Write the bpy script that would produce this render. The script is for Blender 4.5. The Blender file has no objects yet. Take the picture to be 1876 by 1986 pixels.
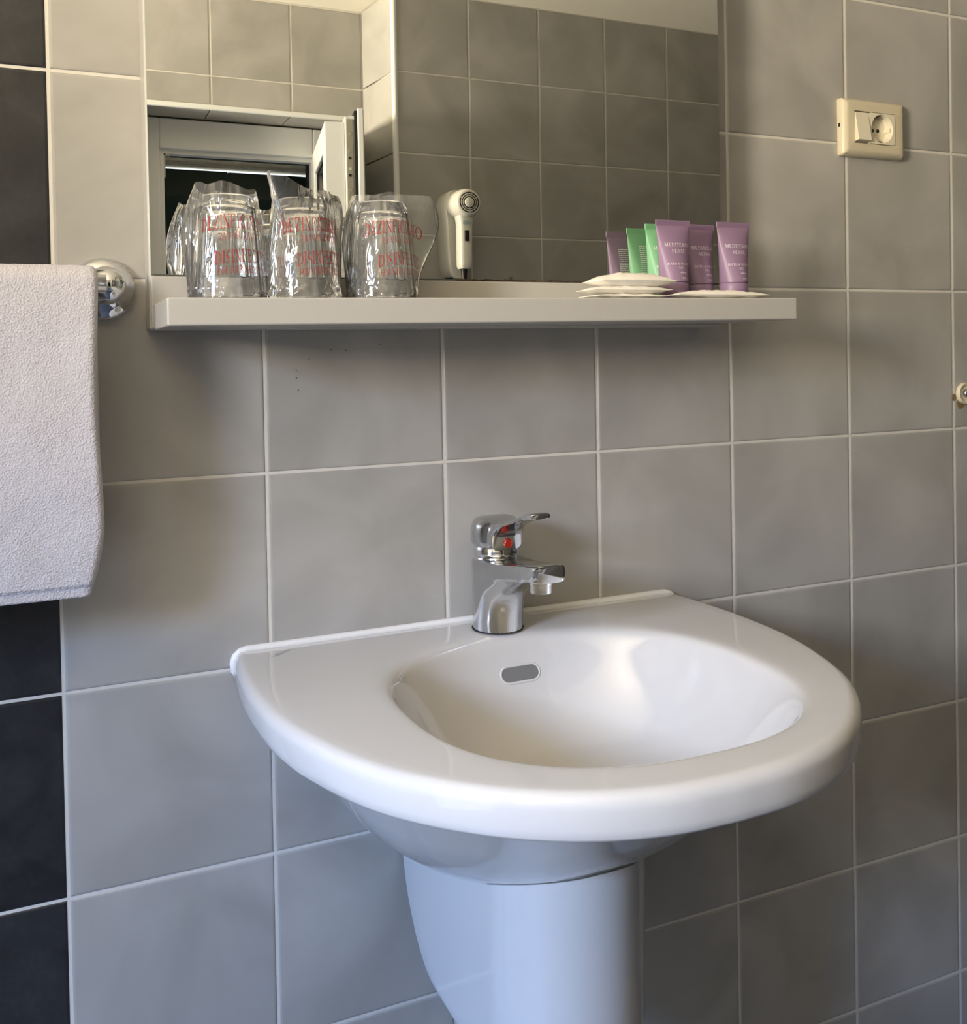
import bpy, bmesh, math, random
from mathutils import Vector, Matrix, noise

# ------------------------------------------------------------------ camera, light, exposure
scene = bpy.context.scene
COL = scene.collection
OZ = 1.2                      # height of the tile joint that all heights below are measured from

def look_matrix(loc, yaw, pitch, roll):
    cy, sy, cp, sp = math.cos(yaw), math.sin(yaw), math.cos(pitch), math.sin(pitch)
    f = Vector((sy*cp, cy*cp, sp)); r = Vector((cy, -sy, 0)); u = r.cross(f)
    r2 = r*math.cos(roll) + u*math.sin(roll); u2 = u*math.cos(roll) - r*math.sin(roll)
    m = Matrix((r2, u2, -f)).transposed().to_4x4(); m.translation = loc
    return m

cam = bpy.data.cameras.new('camera')
cam.sensor_fit = 'HORIZONTAL'; cam.sensor_width = 36.0
cam.lens = 36.0*1903.0/1876.0
cam.shift_y = -(993.0-720.43)/1876.0
cam.clip_start = 0.01
camo = bpy.data.objects.new('camera', cam); COL.objects.link(camo)
camo.matrix_world = look_matrix(Vector((-0.00779, -1.0282, -0.08198+OZ)), 0.41895, -0.0152, -0.01872)
scene.camera = camo

w = bpy.data.worlds.new('sky'); scene.world = w; w.use_nodes = True
w.node_tree.nodes['Background'].inputs[0].default_value = (0.86, 0.93, 1.0, 1)
w.node_tree.nodes['Background'].inputs[1].default_value = 1.6

def area(name, loc, target, sx, sy, col, power, spread=180):
    l = bpy.data.lights.new(name, 'AREA'); l.shape = 'RECTANGLE'; l.size = sx; l.size_y = sy
    l.color = col; l.energy = power; l.spread = math.radians(spread)
    o = bpy.data.objects.new(name, l); COL.objects.link(o)
    o.location = loc
    d = Vector(target)-Vector(loc)
    o.rotation_euler = d.to_track_quat('-Z', 'Y').to_euler()
    return o
# daylight through the upper pane of the glazed door in the left wall: warm light thrown up by the sunlit
# facade and ground outside, cool light falling in from the sky
area('door_light_facade', (-1.40, -1.13, OZ+0.30), (-0.40, -1.10, OZ+0.84), 0.40, 0.48, (1.0, 0.87, 0.66), 57.0, 122)
area('door_light_sky', (-1.41, -1.13, OZ+0.30), (-0.40, -0.72, OZ-1.00), 0.40, 0.48, (0.25, 0.485, 1.0), 25.0, 91)

scene.view_settings.view_transform = 'Standard'
scene.view_settings.look = 'None'
scene.view_settings.exposure = 0.0
scene.view_settings.gamma = 1.0
scene.view_settings.use_curve_mapping = False
scene.cycles.transparent_max_bounces = 32
scene.cycles.max_bounces = 14
scene.cycles.transmission_bounces = 14
scene.cycles.caustics_refractive = False
scene.cycles.sample_clamp_indirect = 4.0

# ------------------------------------------------------------------ helpers
def obj(name, verts, faces, mat=None, parent=None, smooth=False, loc=None):
    """one mesh object; verts are in room coordinates (heights measured from the OZ joint)"""
    vs = [Vector((v[0], v[1], v[2]+OZ)) for v in verts]
    if loc is None and parent is None:
        loc = Vector((0, 0, 0))
    base = Vector(loc)+Vector((0, 0, OZ)) if loc is not None else Vector((0, 0, 0))
    if parent is not None:
        base = parent.matrix_world.translation.copy() if loc is None else base
    if loc is None and parent is None:
        base = Vector((0, 0, 0))
    me = bpy.data.meshes.new(name)
    me.from_pydata([tuple(v-base) for v in vs], [], faces)
    me.update()
    bm = bmesh.new(); bm.from_mesh(me)
    bmesh.ops.recalc_face_normals(bm, faces=bm.faces)
    bm.to_mesh(me); bm.free()
    if smooth:
        for p in me.polygons: p.use_smooth = True
    o = bpy.data.objects.new(name, me); COL.objects.link(o)
    if mat: me.materials.append(mat)
    if parent is not None:
        o.parent = parent
        o.location = base - parent.matrix_world.translation
        o.matrix_world.translation = base
    else:
        o.location = base
        o.matrix_world.translation = base
    return o

def empty(name, loc):
    o = bpy.data.objects.new(name, None); COL.objects.link(o)
    o.empty_display_size = 0.03
    o.location = (loc[0], loc[1], loc[2]+OZ)
    o.matrix_world.translation = o.location
    return o

def tag(o, label=None, cat=None, group=None, kind=None):
    if label: o['label'] = label
    if cat: o['category'] = cat
    if group: o['group'] = group
    if kind: o['kind'] = kind
    return o

def bevel(o, width=0.001, seg=2, angle=35):
    m = o.modifiers.new('edge', 'BEVEL'); m.width = width; m.segments = seg
    m.limit_method = 'ANGLE'; m.angle_limit = math.radians(angle)
    return o

def autosmooth(o, deg=40):
    me = o.data
    for p in me.polygons: p.use_smooth = True
    bm = bmesh.new(); bm.from_mesh(me)
    lim = math.radians(deg)
    for e in bm.edges:
        if len(e.link_faces) == 2 and e.calc_face_angle(0) > lim: e.smooth = False
    bm.to_mesh(me); bm.free()
    return o

def box(x0, x1, y0, y1, z0, z1):
    v = [(x, y, z) for x in (x0, x1) for y in (y0, y1) for z in (z0, z1)]
    f = [(0, 1, 3, 2), (4, 6, 7, 5), (0, 4, 5, 1), (2, 3, 7, 6), (0, 2, 6, 4), (1, 5, 7, 3)]
    return v, f

def join(*parts):
    V, F = [], []
    for v, f in parts:
        n = len(V); V += list(v); F += [tuple(i+n for i in q) for q in f]
    return V, F

def loft(rings, cap0=True, cap1=True, closed=True):
    n = len(rings[0]); V = [p for r in rings for p in r]; F = []
    for i in range(len(rings)-1):
        for j in range(n if closed else n-1):
            k = (j+1) % n
            F.append((i*n+j, i*n+k, (i+1)*n+k, (i+1)*n+j))
    if cap0: F.append(tuple(range(n))[::-1])
    if cap1: F.append(tuple((len(rings)-1)*n+j for j in range(n)))
    return V, F

def lathe(profile, c, axis='z', n=48, cap0=True, cap1=True):
    """profile: list of (radius, offset along axis); c: origin"""
    rings = []
    for r, h in profile:
        ring = []
        for j in range(n):
            a = 2*math.pi*j/n; p, q = r*math.cos(a), r*math.sin(a)
            if axis == 'z': ring.append((c[0]+p, c[1]+q, c[2]+h))
            elif axis == 'y': ring.append((c[0]+p, c[1]+h, c[2]+q))
            else: ring.append((c[0]+h, c[1]+p, c[2]+q))
        rings.append(ring)
    return loft(rings, cap0, cap1)

def tube(path, r, n=12, ref=None):
    rings = []
    path = [Vector(p) for p in path]
    for i, p in enumerate(path):
        d = (path[min(i+1, len(path)-1)]-path[max(i-1, 0)]).normalized()
        a = d.cross(Vector(ref) if ref else Vector((0, 0, 1)))
        if a.length < 1e-3: a = d.cross(Vector((1, 0, 0)))
        a.normalize(); b = d.cross(a)
        rr = r[i] if isinstance(r, (list, tuple)) else r
        rings.append([tuple(p+a*rr*math.cos(2*math.pi*j/n)+b*rr*math.sin(2*math.pi*j/n)) for j in range(n)])
    return loft(rings)

def lerp(tab, x):
    if x <= tab[0][0]: return tab[0][1]
    for (a, b), (c, d) in zip(tab, tab[1:]):
        if x <= c: return b+(d-b)*(x-a)/(c-a)
    return tab[-1][1]

def cr(tab, x):
    """smooth (Catmull-Rom) lookup"""
    n = len(tab)
    if x <= tab[0][0]: return tab[0][1]
    if x >= tab[-1][0]: return tab[-1][1]
    for i in range(n-1):
        if x <= tab[i+1][0]:
            x0, y0 = tab[i]; x1, y1 = tab[i+1]; h = x1-x0; t = (x-x0)/h
            m0 = (tab[i+1][1]-tab[max(i-1, 0)][1])/(tab[i+1][0]-tab[max(i-1, 0)][0])
            m1 = (tab[min(i+2, n-1)][1]-tab[i][1])/(tab[min(i+2, n-1)][0]-tab[i][0])
            return ((2*t**3-3*t*t+1)*y0+(t**3-2*t*t+t)*h*m0+(-2*t**3+3*t*t)*y1+(t**3-t*t)*h*m1)

# ------------------------------------------------------------------ materials
def newmat(name):
    m = bpy.data.materials.new(name); m.use_nodes = True
    nt = m.node_tree; b = nt.nodes['Principled BSDF']
    return m, nt, b

def plain(name, col, rough=0.5, metal=0.0, coat=0.0, spec=0.5, bump=0.0, bscale=300.0, trans=0.0, ior=1.45):
    m, nt, b = newmat(name)
    b.inputs['Base Color'].default_value = (*col, 1)
    b.inputs['Roughness'].default_value = rough
    b.inputs['Metallic'].default_value = metal
    b.inputs['Coat Weight'].default_value = coat
    b.inputs['Coat Roughness'].default_value = 0.05
    b.inputs['Specular IOR Level'].default_value = spec
    b.inputs['Transmission Weight'].default_value = trans
    b.inputs['IOR'].default_value = ior
    n = nt.nodes.new('ShaderNodeTexNoise'); n.inputs['Scale'].default_value = bscale
    tc = nt.nodes.new('ShaderNodeTexCoord'); nt.links.new(tc.outputs['Object'], n.inputs['Vector'])
    if bump > 0:
        bp = nt.nodes.new('ShaderNodeBump'); bp.inputs['Strength'].default_value = bump
        bp.inputs['Distance'].default_value = 0.002
        nt.links.new(n.outputs['Fac'], bp.inputs['Height']); nt.links.new(bp.outputs['Normal'], b.inputs['Normal'])
    return m

def mottled(name, c1, c2, scale=7.0, rough=0.35, spec=0.5, vary=0.06, fine=0.0, finescale=90.0, bump=0.03, detail=3.0):
    """cloudy glaze; tone differs a little from piece to piece"""
    m, nt, b = newmat(name); L = nt.links
    tc = nt.nodes.new('ShaderNodeTexCoord'); oi = nt.nodes.new('ShaderNodeObjectInfo')
    off = nt.nodes.new('ShaderNodeVectorMath'); off.operation = 'MULTIPLY_ADD'
    off.inputs[1].default_value = (1, 1, 1)
    sc = nt.nodes.new('ShaderNodeMath'); sc.operation = 'MULTIPLY'; sc.inputs[1].default_value = 37.0
    L.new(oi.outputs['Random'], sc.inputs[0])
    L.new(tc.outputs['Object'], off.inputs[0]); L.new(sc.outputs[0], off.inputs[2])
    n = nt.nodes.new('ShaderNodeTexNoise'); n.inputs['Scale'].default_value = scale
    n.inputs['Detail'].default_value = detail; n.inputs['Distortion'].default_value = 0.6
    L.new(off.outputs[0], n.inputs['Vector'])
    r = nt.nodes.new('ShaderNodeValToRGB')
    r.color_ramp.elements[0].position = 0.3; r.color_ramp.elements[0].color = (*c1, 1)
    r.color_ramp.elements[1].position = 0.7; r.color_ramp.elements[1].color = (*c2, 1)
    L.new(n.outputs['Fac'], r.inputs['Fac'])
    mr = nt.nodes.new('ShaderNodeMapRange')
    mr.inputs['To Min'].default_value = 1-vary; mr.inputs['To Max'].default_value = 1+vary
    L.new(oi.outputs['Random'], mr.inputs['Value'])
    hsv = nt.nodes.new('ShaderNodeHueSaturation')
    L.new(mr.outputs[0], hsv.inputs['Value']); L.new(r.outputs['Color'], hsv.inputs['Color'])
    col = hsv.outputs['Color']
    f = nt.nodes.new('ShaderNodeTexNoise'); f.inputs['Scale'].default_value = finescale; f.inputs['Detail'].default_value = 4
    L.new(off.outputs[0], f.inputs['Vector'])
    if fine > 0:
        mx = nt.nodes.new('ShaderNodeMix'); mx.data_type = 'RGBA'; mx.blend_type = 'OVERLAY'
        mx.inputs['Factor'].default_value = fine
        L.new(col, mx.inputs['A']); L.new(f.outputs['Fac'], mx.inputs['B']); col = mx.outputs['Result']
    L.new(col, b.inputs['Base Color'])
    bp = nt.nodes.new('ShaderNodeBump'); bp.inputs['Strength'].default_value = bump; bp.inputs['Distance'].default_value = 0.002
    L.new(f.outputs['Fac'], bp.inputs['Height']); L.new(bp.outputs['Normal'], b.inputs['Normal'])
    b.inputs['Roughness'].default_value = rough; b.inputs['Specular IOR Level'].default_value = spec
    return m

M_TILE = mottled('grey_glazed_tile', (0.325, 0.314, 0.288), (0.445, 0.430, 0.402), 6.5, 0.28, 0.45, 0.03)
M_BLACK = mottled('black_slate_tile', (0.012, 0.012, 0.013), (0.028, 0.028, 0.030), 22.0, 0.42, 0.4, 0.1, 0.35, 160.0, 0.06, 6.0)
M_GROUT = plain('pale_grout', (0.66, 0.63, 0.57), 0.85, bump=0.25, bscale=700)
M_PLASTER = plain('cream_plaster', (0.90, 0.85, 0.74), 0.9, bump=0.1, bscale=200)
M_CERAMIC = plain('white_ceramic', (0.595, 0.584, 0.568), 0.07, coat=0.5, spec=0.5)
M_SEAL = plain('white_silicone', (0.82, 0.81, 0.79), 0.35)
M_CHROME = plain('chrome', (0.74, 0.75, 0.77), 0.05, metal=1.0)
M_SATIN = plain('worn_chrome', (0.60, 0.61, 0.63), 0.14, metal=1.0, bump=0.02, bscale=900)
M_WHITE = plain('white_lacquer', (0.455, 0.438, 0.405), 0.32)
M_MIRROR = plain('mirror_silver', (0.83, 0.84, 0.81), 0.0, metal=1.0)
M_GLASSEDGE = plain('mirror_glass_edge', (0.45, 0.52, 0.47), 0.1)
M_GLASS = plain('clear_glass', (1, 1, 1), 0.0, trans=1.0, ior=1.42)
M_RED = plain('red_ink', (0.36, 0.030, 0.026), 0.6, spec=0.2)
M_REDDOT = plain('red_plastic', (0.38, 0.022, 0.012), 0.15)
M_PURPLE = plain('mauve_plastic', (0.255, 0.165, 0.262), 0.42)
M_GREEN = plain('mint_plastic', (0.19, 0.44, 0.23), 0.42)
M_PRINT = plain('white_print', (0.86, 0.83, 0.84), 0.5)
M_PAPER = mottled('white_sachet_paper', (0.80, 0.76, 0.68), (0.88, 0.85, 0.77), 30.0, 0.45, 0.4, 0.03, bump=0.25)
M_CREAM = plain('cream_plastic', (0.62, 0.55, 0.40), 0.35)
M_CREAM2 = plain('ivory_plastic', (0.74, 0.68, 0.53), 0.28)
M_DARK = plain('dark_hole', (0.010, 0.009, 0.008), 0.6)
M_BLACKPL = plain('black_plastic', (0.012, 0.012, 0.013), 0.35)
M_DRYER = plain('white_appliance_plastic', (0.72, 0.70, 0.63), 0.22)
M_TEAL = plain('teal_print', (0.10, 0.30, 0.36), 0.5)
M_UPVC = plain('white_upvc', (0.74, 0.745, 0.73), 0.3)
M_GASKET = plain('black_rubber', (0.008, 0.008, 0.008), 0.7)
M_GEAR = plain('zinc_gear', (0.42, 0.40, 0.34), 0.4, metal=0.7)
M_PANE = plain('window_glass', (0.85, 0.9, 0.88), 0.02, trans=1.0, ior=1.45)
M_SHUTTER = plain('dark_green_shutter', (0.010, 0.022, 0.014), 0.55)
M_STONE = mottled('weathered_lintel', (0.45, 0.38, 0.25), (0.78, 0.70, 0.52), 30.0, 0.9, 0.2, 0.0, 0.3, 120.0, 0.3)
M_GRIME = mottled('dark_grime', (0.02, 0.014, 0.008), (0.10, 0.075, 0.05), 60.0, 0.8, 0.2, 0.0)
M_RUST = plain('rust_stain', (0.22, 0.15, 0.055), 0.7)
M_STITCH = plain('cotton_hem', (0.80, 0.78, 0.80), 0.9)
M_FLOOR = mottled('dark_floor_tile', (0.05, 0.052, 0.056), (0.08, 0.083, 0.088), 8.0, 0.4, 0.4, 0.02)
M_LOGO = plain('grey_logo_print', (0.16, 0.15, 0.15), 0.5)
M_DROP = plain('water_drop', (0.20, 0.19, 0.17), 0.1)

def towel_mat():
    m, nt, b = newmat('white_terry'); L = nt.links
    tc = nt.nodes.new('ShaderNodeTexCoord')
    v = nt.nodes.new('ShaderNodeTexVoronoi'); v.inputs['Scale'].default_value = 600
    n = nt.nodes.new('ShaderNodeTexNoise'); n.inputs['Scale'].default_value = 480; n.inputs['Detail'].default_value = 6
    L.new(tc.outputs['Object'], v.inputs['Vector']); L.new(tc.outputs['Object'], n.inputs['Vector'])
    a = nt.nodes.new('ShaderNodeMath'); a.operation = 'ADD'
    L.new(v.outputs['Distance'], a.inputs[0]); L.new(n.outputs['Fac'], a.inputs[1])
    bp = nt.nodes.new('ShaderNodeBump'); bp.inputs['Strength'].default_value = 0.7; bp.inputs['Distance'].default_value = 0.0008
    L.new(a.outputs[0], bp.inputs['Height']); L.new(bp.outputs['Normal'], b.inputs['Normal'])
    b.inputs['Base Color'].default_value = (0.52, 0.496, 0.515, 1); b.inputs['Roughness'].default_value = 0.95
    b.inputs['Sheen Weight'].default_value = 0.35; b.inputs['Sheen Roughness'].default_value = 0.5
    b.inputs['Specular IOR Level'].default_value = 0.15
    return m
M_TOWEL = towel_mat()

def film_mat():
    """thin clear crackly film: mostly see-through, glossy where it turns"""
    m = bpy.data.materials.new('clear_film'); m.use_nodes = True
    nt = m.node_tree; nt.nodes.clear(); L = nt.links
    out = nt.nodes.new('ShaderNodeOutputMaterial')
    tr = nt.nodes.new('ShaderNodeBsdfTransparent'); tr.inputs[0].default_value = (0.97, 0.975, 0.97, 1)
    gl = nt.nodes.new('ShaderNodeBsdfGlossy'); gl.inputs['Roughness'].default_value = 0.10
    gl.inputs['Color'].default_value = (1, 1, 1, 1)
    df = nt.nodes.new('ShaderNodeBsdfDiffuse'); df.inputs[0].default_value = (0.85, 0.85, 0.84, 1)
    fr = nt.nodes.new('ShaderNodeFresnel'); fr.inputs['IOR'].default_value = 1.55
    tc = nt.nodes.new('ShaderNodeTexCoord'); mp = nt.nodes.new('ShaderNodeMapping')
    mp.inputs['Scale'].default_value = (1, 1, 0.35)
    n = nt.nodes.new('ShaderNodeTexNoise'); n.inputs['Scale'].default_value = 95; n.inputs['Detail'].default_value = 2.0
    n.inputs['Distortion'].default_value = 0.7
    L.new(tc.outputs['Object'], mp.inputs['Vector']); L.new(mp.outputs[0], n.inputs['Vector'])
    bp = nt.nodes.new('ShaderNodeBump'); bp.inputs['Strength'].default_value = 0.7; bp.inputs['Distance'].default_value = 0.003
    L.new(n.outputs['Fac'], bp.inputs['Height'])
    L.new(bp.outputs['Normal'], fr.inputs['Normal']); L.new(bp.outputs['Normal'], gl.inputs['Normal'])
    mx = nt.nodes.new('ShaderNodeMixShader'); m2 = nt.nodes.new('ShaderNodeMixShader')
    m2.inputs[0].default_value = 0.075
    L.new(fr.outputs[0], mx.inputs[0]); L.new(tr.outputs[0], mx.inputs[1]); L.new(gl.outputs[0], mx.inputs[2])
    L.new(mx.outputs[0], m2.inputs[1]); L.new(df.outputs[0], m2.inputs[2])
    L.new(m2.outputs[0], out.inputs['Surface'])
    return m
M_FILM = film_mat()

# ------------------------------------------------------------------ tiled walls
T = 0.2; GAP = 0.0032
_tile_cache = {}
def tile_mesh(wd, ht):
    key = (round(wd, 4), round(ht, 4))
    if key in _tile_cache: return _tile_cache[key]
    def ring(i, d): return [(i, d, i), (wd-i, d, i), (wd-i, d, ht-i), (i, d, ht-i)]
    V, F = loft([ring(0, 0.004), ring(0, 0.0011), ring(0.0009, 0.0003), ring(0.0026, 0.0)], False, True)
    me = bpy.data.meshes.new('tile'); me.from_pydata(V, [], F); me.update()
    bm = bmesh.new(); bm.from_mesh(me); bmesh.ops.recalc_face_normals(bm, faces=bm.faces)
    fr = max(bm.faces, key=lambda q: q.calc_area())
    bm.normal_update()
    if fr.normal.y > 0: bmesh.ops.reverse_faces(bm, faces=bm.faces)
    bm.to_mesh(me); bm.free()
    _tile_cache[key] = me
    return me

def cut(a0, a1, off):
    """split the span a0..a1 at the joints off + k*T"""
    out = [a0]; k = math.ceil((a0-off)/T-1e-6)
    while off+k*T < a1-1e-6:
        if off+k*T > a0+1e-6: out.append(off+k*T)
        k += 1
    out.append(a1)
    return list(zip(out, out[1:]))

def tile_wall(parent, origin, udir, spans_u, spans_z, black=None, hole=None):
    """tiles on the vertical plane through origin running along udir; the face looks to the right-hand side -90 deg of udir"""
    u = Vector((udir[0], udir[1], 0)).normalized()
    rot = Matrix.Rotation(math.atan2(u.y, u.x), 4, 'Z')
    for (a0, a1) in spans_u:
        for (z0, z1) in spans_z:
            rects = [(a0, a1, z0, z1)]
            if hole:
                h0, h1, k0, k1 = hole; r2 = []
                for (p0, p1, q0, q1) in rects:
                    if p1 <= h0+1e-4 or p0 >= h1-1e-4 or q1 <= k0+1e-4 or q0 >= k1-1e-4: r2.append((p0, p1, q0, q1)); continue
                    if q1 > k1+1e-3: r2.append((p0, p1, k1, q1))
                    if q0 < k0-1e-3: r2.append((p0, p1, q0, k0))
                    qa, qb = max(q0, k0), min(q1, k1)
                    if p0 < h0-1e-3: r2.append((p0, h0, qa, qb))
                    if p1 > h1+1e-3: r2.append((h1, p1, qa, qb))
                rects = r2
            for (p0, p1, q0, q1) in rects:
                g = GAP/2
                if p1-p0 < 0.006 or q1-q0 < 0.006: continue
                me = tile_mesh(p1-p0-GAP, q1-q0-GAP)
                o = bpy.data.objects.new('tile', me); COL.objects.link(o)
                if not me.materials: me.materials.append(M_TILE)
                pos = Vector(origin)+u*(p0+g); pos.z = q0+g+OZ
                o.parent = parent
                o.location = pos-parent.location; o.rotation_euler = (0, 0, math.atan2(u.y, u.x))
                o.material_slots[0].link = 'OBJECT'
                o.material_slots[0].material = M_BLACK if (black and black(p0, p1)) else M_TILE

FZ, CZ = -1.2, 0.826
XL, XR = -1.05, 2.05
YN, YR = -1.356, -1.545            # near stretch of the facing wall, recessed stretch with the window
wall_back = tag(obj('wall_back', *box(XL-0.1, XR+0.1, 0.0012, 0.12, FZ, CZ), M_GROUT), kind='structure')
tile_wall(wall_back, (0, 0, 0), (1, 0), cut(XL, XR, 0.0), cut(FZ, CZ, 0.0), black=lambda a, b: a >= -0.21 and b <= 0.001)

wall_front = tag(obj('wall_front', *box(0.79, XR+0.1, YN-0.12, YN-0.0012, FZ, CZ), M_GROUT), kind='structure')
tile_wall(wall_front, (0, YN, 0), (-1, 0), [(-b, -a) for a, b in cut(0.793, XR, 0.988)], cut(FZ, CZ, 0.0245))

# short return between the two stretches, with a pale corner bead
ret0, ret1 = Vector((0.790, YN-0.002, 0)), Vector((0.766, YR, 0))
d = (ret1-ret0); Lr = d.length; un = d.normalized()
wr = [(ret0.x+0.0012, ret0.y), (ret1.x+0.0012, ret1.y-0.1), (ret1.x+0.1, ret1.y-0.1), (ret0.x+0.1, ret0.y-0.001)]
wall_return = obj('wall_return', *loft([[(x, y, FZ) for x, y in wr], [(x, y, CZ) for x, y in wr]]), M_GROUT)
tag(wall_return, kind='structure')
tile_wall(wall_return, (ret0.x, ret0.y, 0), (un.x, un.y), [(0.004, Lr)], cut(FZ, CZ, 0.0245))
trim_1 = obj('trim_1', *lathe([(0.008, FZ), (0.008, CZ)], (0.7915, YN-0.0055, 0), n=16), plain('white_corner_bead', (0.78, 0.78, 0.75), 0.3), smooth=False)
tag(autosmooth(trim_1), kind='structure')

# recessed stretch around the window
WX0, WX1, WZ0, WZ1 = 0.205, 0.735, -0.42, 0.546
WFY = -1.665                       # room face of the window frame
def holed(x0, x1, z0, z1, y0, y1, h):
    return join(box(x0, h[0], y0, y1, z0, z1), box(h[1], x1, y0, y1, z0, z1),
                box(h[0], h[1], y0, y1, h[3], z1), box(h[0], h[1], y0, y1, z0, h[2]))
wall_window = obj('wall_window', *holed(XL-0.1, 0.79, FZ, CZ, -1.90, YR-0.0012, (WX0, WX1, WZ0, WZ1)), M_GROUT)
tag(wall_window, kind='structure')
tile_wall(wall_window, (0, YR, 0), (-1, 0), [(-b, -a) for a, b in cut(XL, 0.765, 0.3775)], cut(FZ, CZ, 0.0215), hole=(-WX1, -WX0, WZ0, WZ1))
# tiled soffit and jambs of the window niche, and the pale edge bead
for a, b in cut(WX0, WX1, 0.3775):
    v, f = box(a+0.0016, b-0.0016, WFY+0.002, YR-0.004, WZ1-0.005, WZ1+0.001)
    obj('tile', v, f, M_TILE, wall_window)
for xj in (WX0, WX1):
    for q0, q1 in cut(WZ0, WZ1, 0.0215):
        s = 0.005 if xj == WX0 else -0.005
        v, f = box(min(xj, xj+s), max(xj, xj+s), WFY+0.002, YR-0.004, q0+0.0016, q1-0.0016)
        obj('tile', v, f, M_TILE, wall_window)
trim_2 = tag(obj('trim_2', *box(WX0-0.004, WX1+0.004, YR-0.006, YR+0.004, WZ1-0.009, WZ1+0.004), plain('white_edge_bead', (0.74, 0.75, 0.73), 0.3)), kind='structure')
bevel(trim_2, 0.003, 3)

# left wall with a narrow glazed door
LWX0, LWX1, LWZ0, LWZ1 = -1.47, -0.70, FZ, 0.70
v, f = join(box(-1.90, LWX0, XL-0.12, XL, FZ, CZ), box(LWX1, 0.12, XL-0.12, XL, FZ, CZ), box(LWX0, LWX1, XL-0.12, XL, LWZ1, CZ))
wall_left = tag(obj('wall_left', [(p[1], p[0], p[2]) for p in v], f, M_TILE), kind='structure')
door_1 = tag(obj('door_1', *join(box(XL-0.09, XL-0.03, LWX0, LWX0+0.07, FZ, LWZ1), box(XL-0.09, XL-0.03, LWX1-0.07, LWX1, FZ, LWZ1),
          box(XL-0.09, XL-0.03, LWX0+0.07, LWX1-0.07, LWZ1-0.09, LWZ1), box(XL-0.09, XL-0.03, LWX0+0.07, LWX1-0.07, FZ, -0.99),
          box(XL-0.09, XL-0.03, LWX0+0.07, LWX1-0.07, -0.62, -0.50)), M_UPVC), kind='structure')
bevel(door_1, 0.004, 2)
wall_right = tag(obj('wall_right', *box(XR, XR+0.12, YN-0.12, 0.12, FZ, CZ), M_BLACK), kind='structure')  # unseen wall, made black to cut light bounced onto the lower right
floor = tag(obj('floor', *box(XL-0.12, XR+0.12, -1.9, 0.12, FZ-0.1, FZ), M_FLOOR), kind='structure')  # unseen floor, its dark colour chosen to keep the lower wall dim
ceiling = tag(obj('ceiling', *box(XL-0.12, XR+0.12, -1.9, 0.12, CZ, CZ+0.1), M_PLASTER), kind='structure')

# ------------------------------------------------------------------ window seen in the mirror
win = empty('window_1', (0.47, WFY, WZ0)); tag(win, kind='structure')
fx0, fx1, fz0, fz1 = 0.212, 0.728, WZ0+0.005, 0.538
ft = 0.064
fo = obj('window_frame', *join(box(fx0, fx0+0.054, WFY-0.07, WFY, fz0, fz1), box(fx1-0.066, fx1, WFY-0.07, WFY, fz0, fz1),
     box(fx0+0.054, fx1-0.066, WFY-0.07, WFY, fz1-ft-0.012, fz1), box(fx0+0.054, fx1-0.066, WFY-0.07, WFY, fz0, fz0+ft)), M_UPVC, win)
bevel(fo, 0.003, 2)
# rebate strip and dark gasket inside the frame
ix0, ix1, iz0, iz1 = fx0+0.054, fx1-0.066, fz0+ft, fz1-ft-0.012
obj('frame_gasket', *join(box(ix0, ix0+0.006, WFY-0.068, WFY-0.05, iz0, iz1), box(ix1-0.006, ix1, WFY-0.068, WFY-0.05, iz0, iz1),
     box(ix0, ix1, WFY-0.068, WFY-0.05, iz1-0.010, iz1), box(ix0, ix1, WFY-0.068, WFY-0.05, iz0, iz0+0.006)), M_GASKET, win)
obj('frame_rebate', *join(box(ix0, ix0+0.012, WFY-0.048, WFY-0.020, iz0, iz1), box(ix0+0.012, ix1, WFY-0.048, WFY-0.020, iz1-0.010, iz1)), M_UPVC, win)
obj('strike_plate', *join(box(ix0+0.012, ix0+0.016, WFY-0.040, WFY-0.022, iz1-0.07, iz1-0.004), box(ix0+0.012, ix0+0.03, WFY-0.040, WFY-0.022, iz1-0.014, iz1-0.008)), M_GEAR, win)
# sash, hinged at the right jamb and swung into the room
def sash_part(name, parts, mat, bv=0.0):
    hx, hy = 0.660, WFY-0.005       # hinge axis
    ang = math.radians(80)
    V, F = join(*[box(*p) for p in parts])
    out = []
    for (a, t, z) in V:             # a: distance from hinge, t: thickness across (outer face = 0)
        out.append((hx - a*math.cos(ang) + t*math.sin(ang), hy + a*math.sin(ang) + t*math.cos(ang), z))
    o = obj(name, out, F, mat, win)
    if bv: bevel(o, bv, 2)
    return o
SW, sz0, sz1 = 0.385, fz0+0.03, 0.470
st = 0.062
sash_part('sash_frame', [(0, st, 0.0, 0.046, sz0, sz1), (SW-st, SW, 0.0, 0.046, sz0, sz1),
                         (st, SW-st, 0.0, 0.046, sz1-st, sz1), (st, SW-st, 0.0, 0.046, sz0, sz0+st)], M_UPVC, 0.002)
sash_part('sash_step', [(0, SW+0.004, 0.046, 0.053, sz0-0.004, sz1+0.005)][:0] + [(SW-0.012, SW+0.004, 0.0465, 0.056, sz0-0.006, sz1+0.012),
                        (0.01, SW-0.012, 0.0465, 0.056, sz1-0.012, sz1+0.012)], M_UPVC, 0.002)
sash_part('locking_gear', [(SW+0.002, SW+0.0062, 0.0495, 0.0655, sz0+0.1, sz1+0.006)], M_GEAR, 0.001)
sash_part('sash_step', [(SW-0.014, SW+0.004, 0.0562, 0.068, sz0-0.006, sz1+0.014), (0.01, SW-0.014, 0.0562, 0.068, sz1-0.014, sz1+0.014)], M_UPVC)
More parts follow.
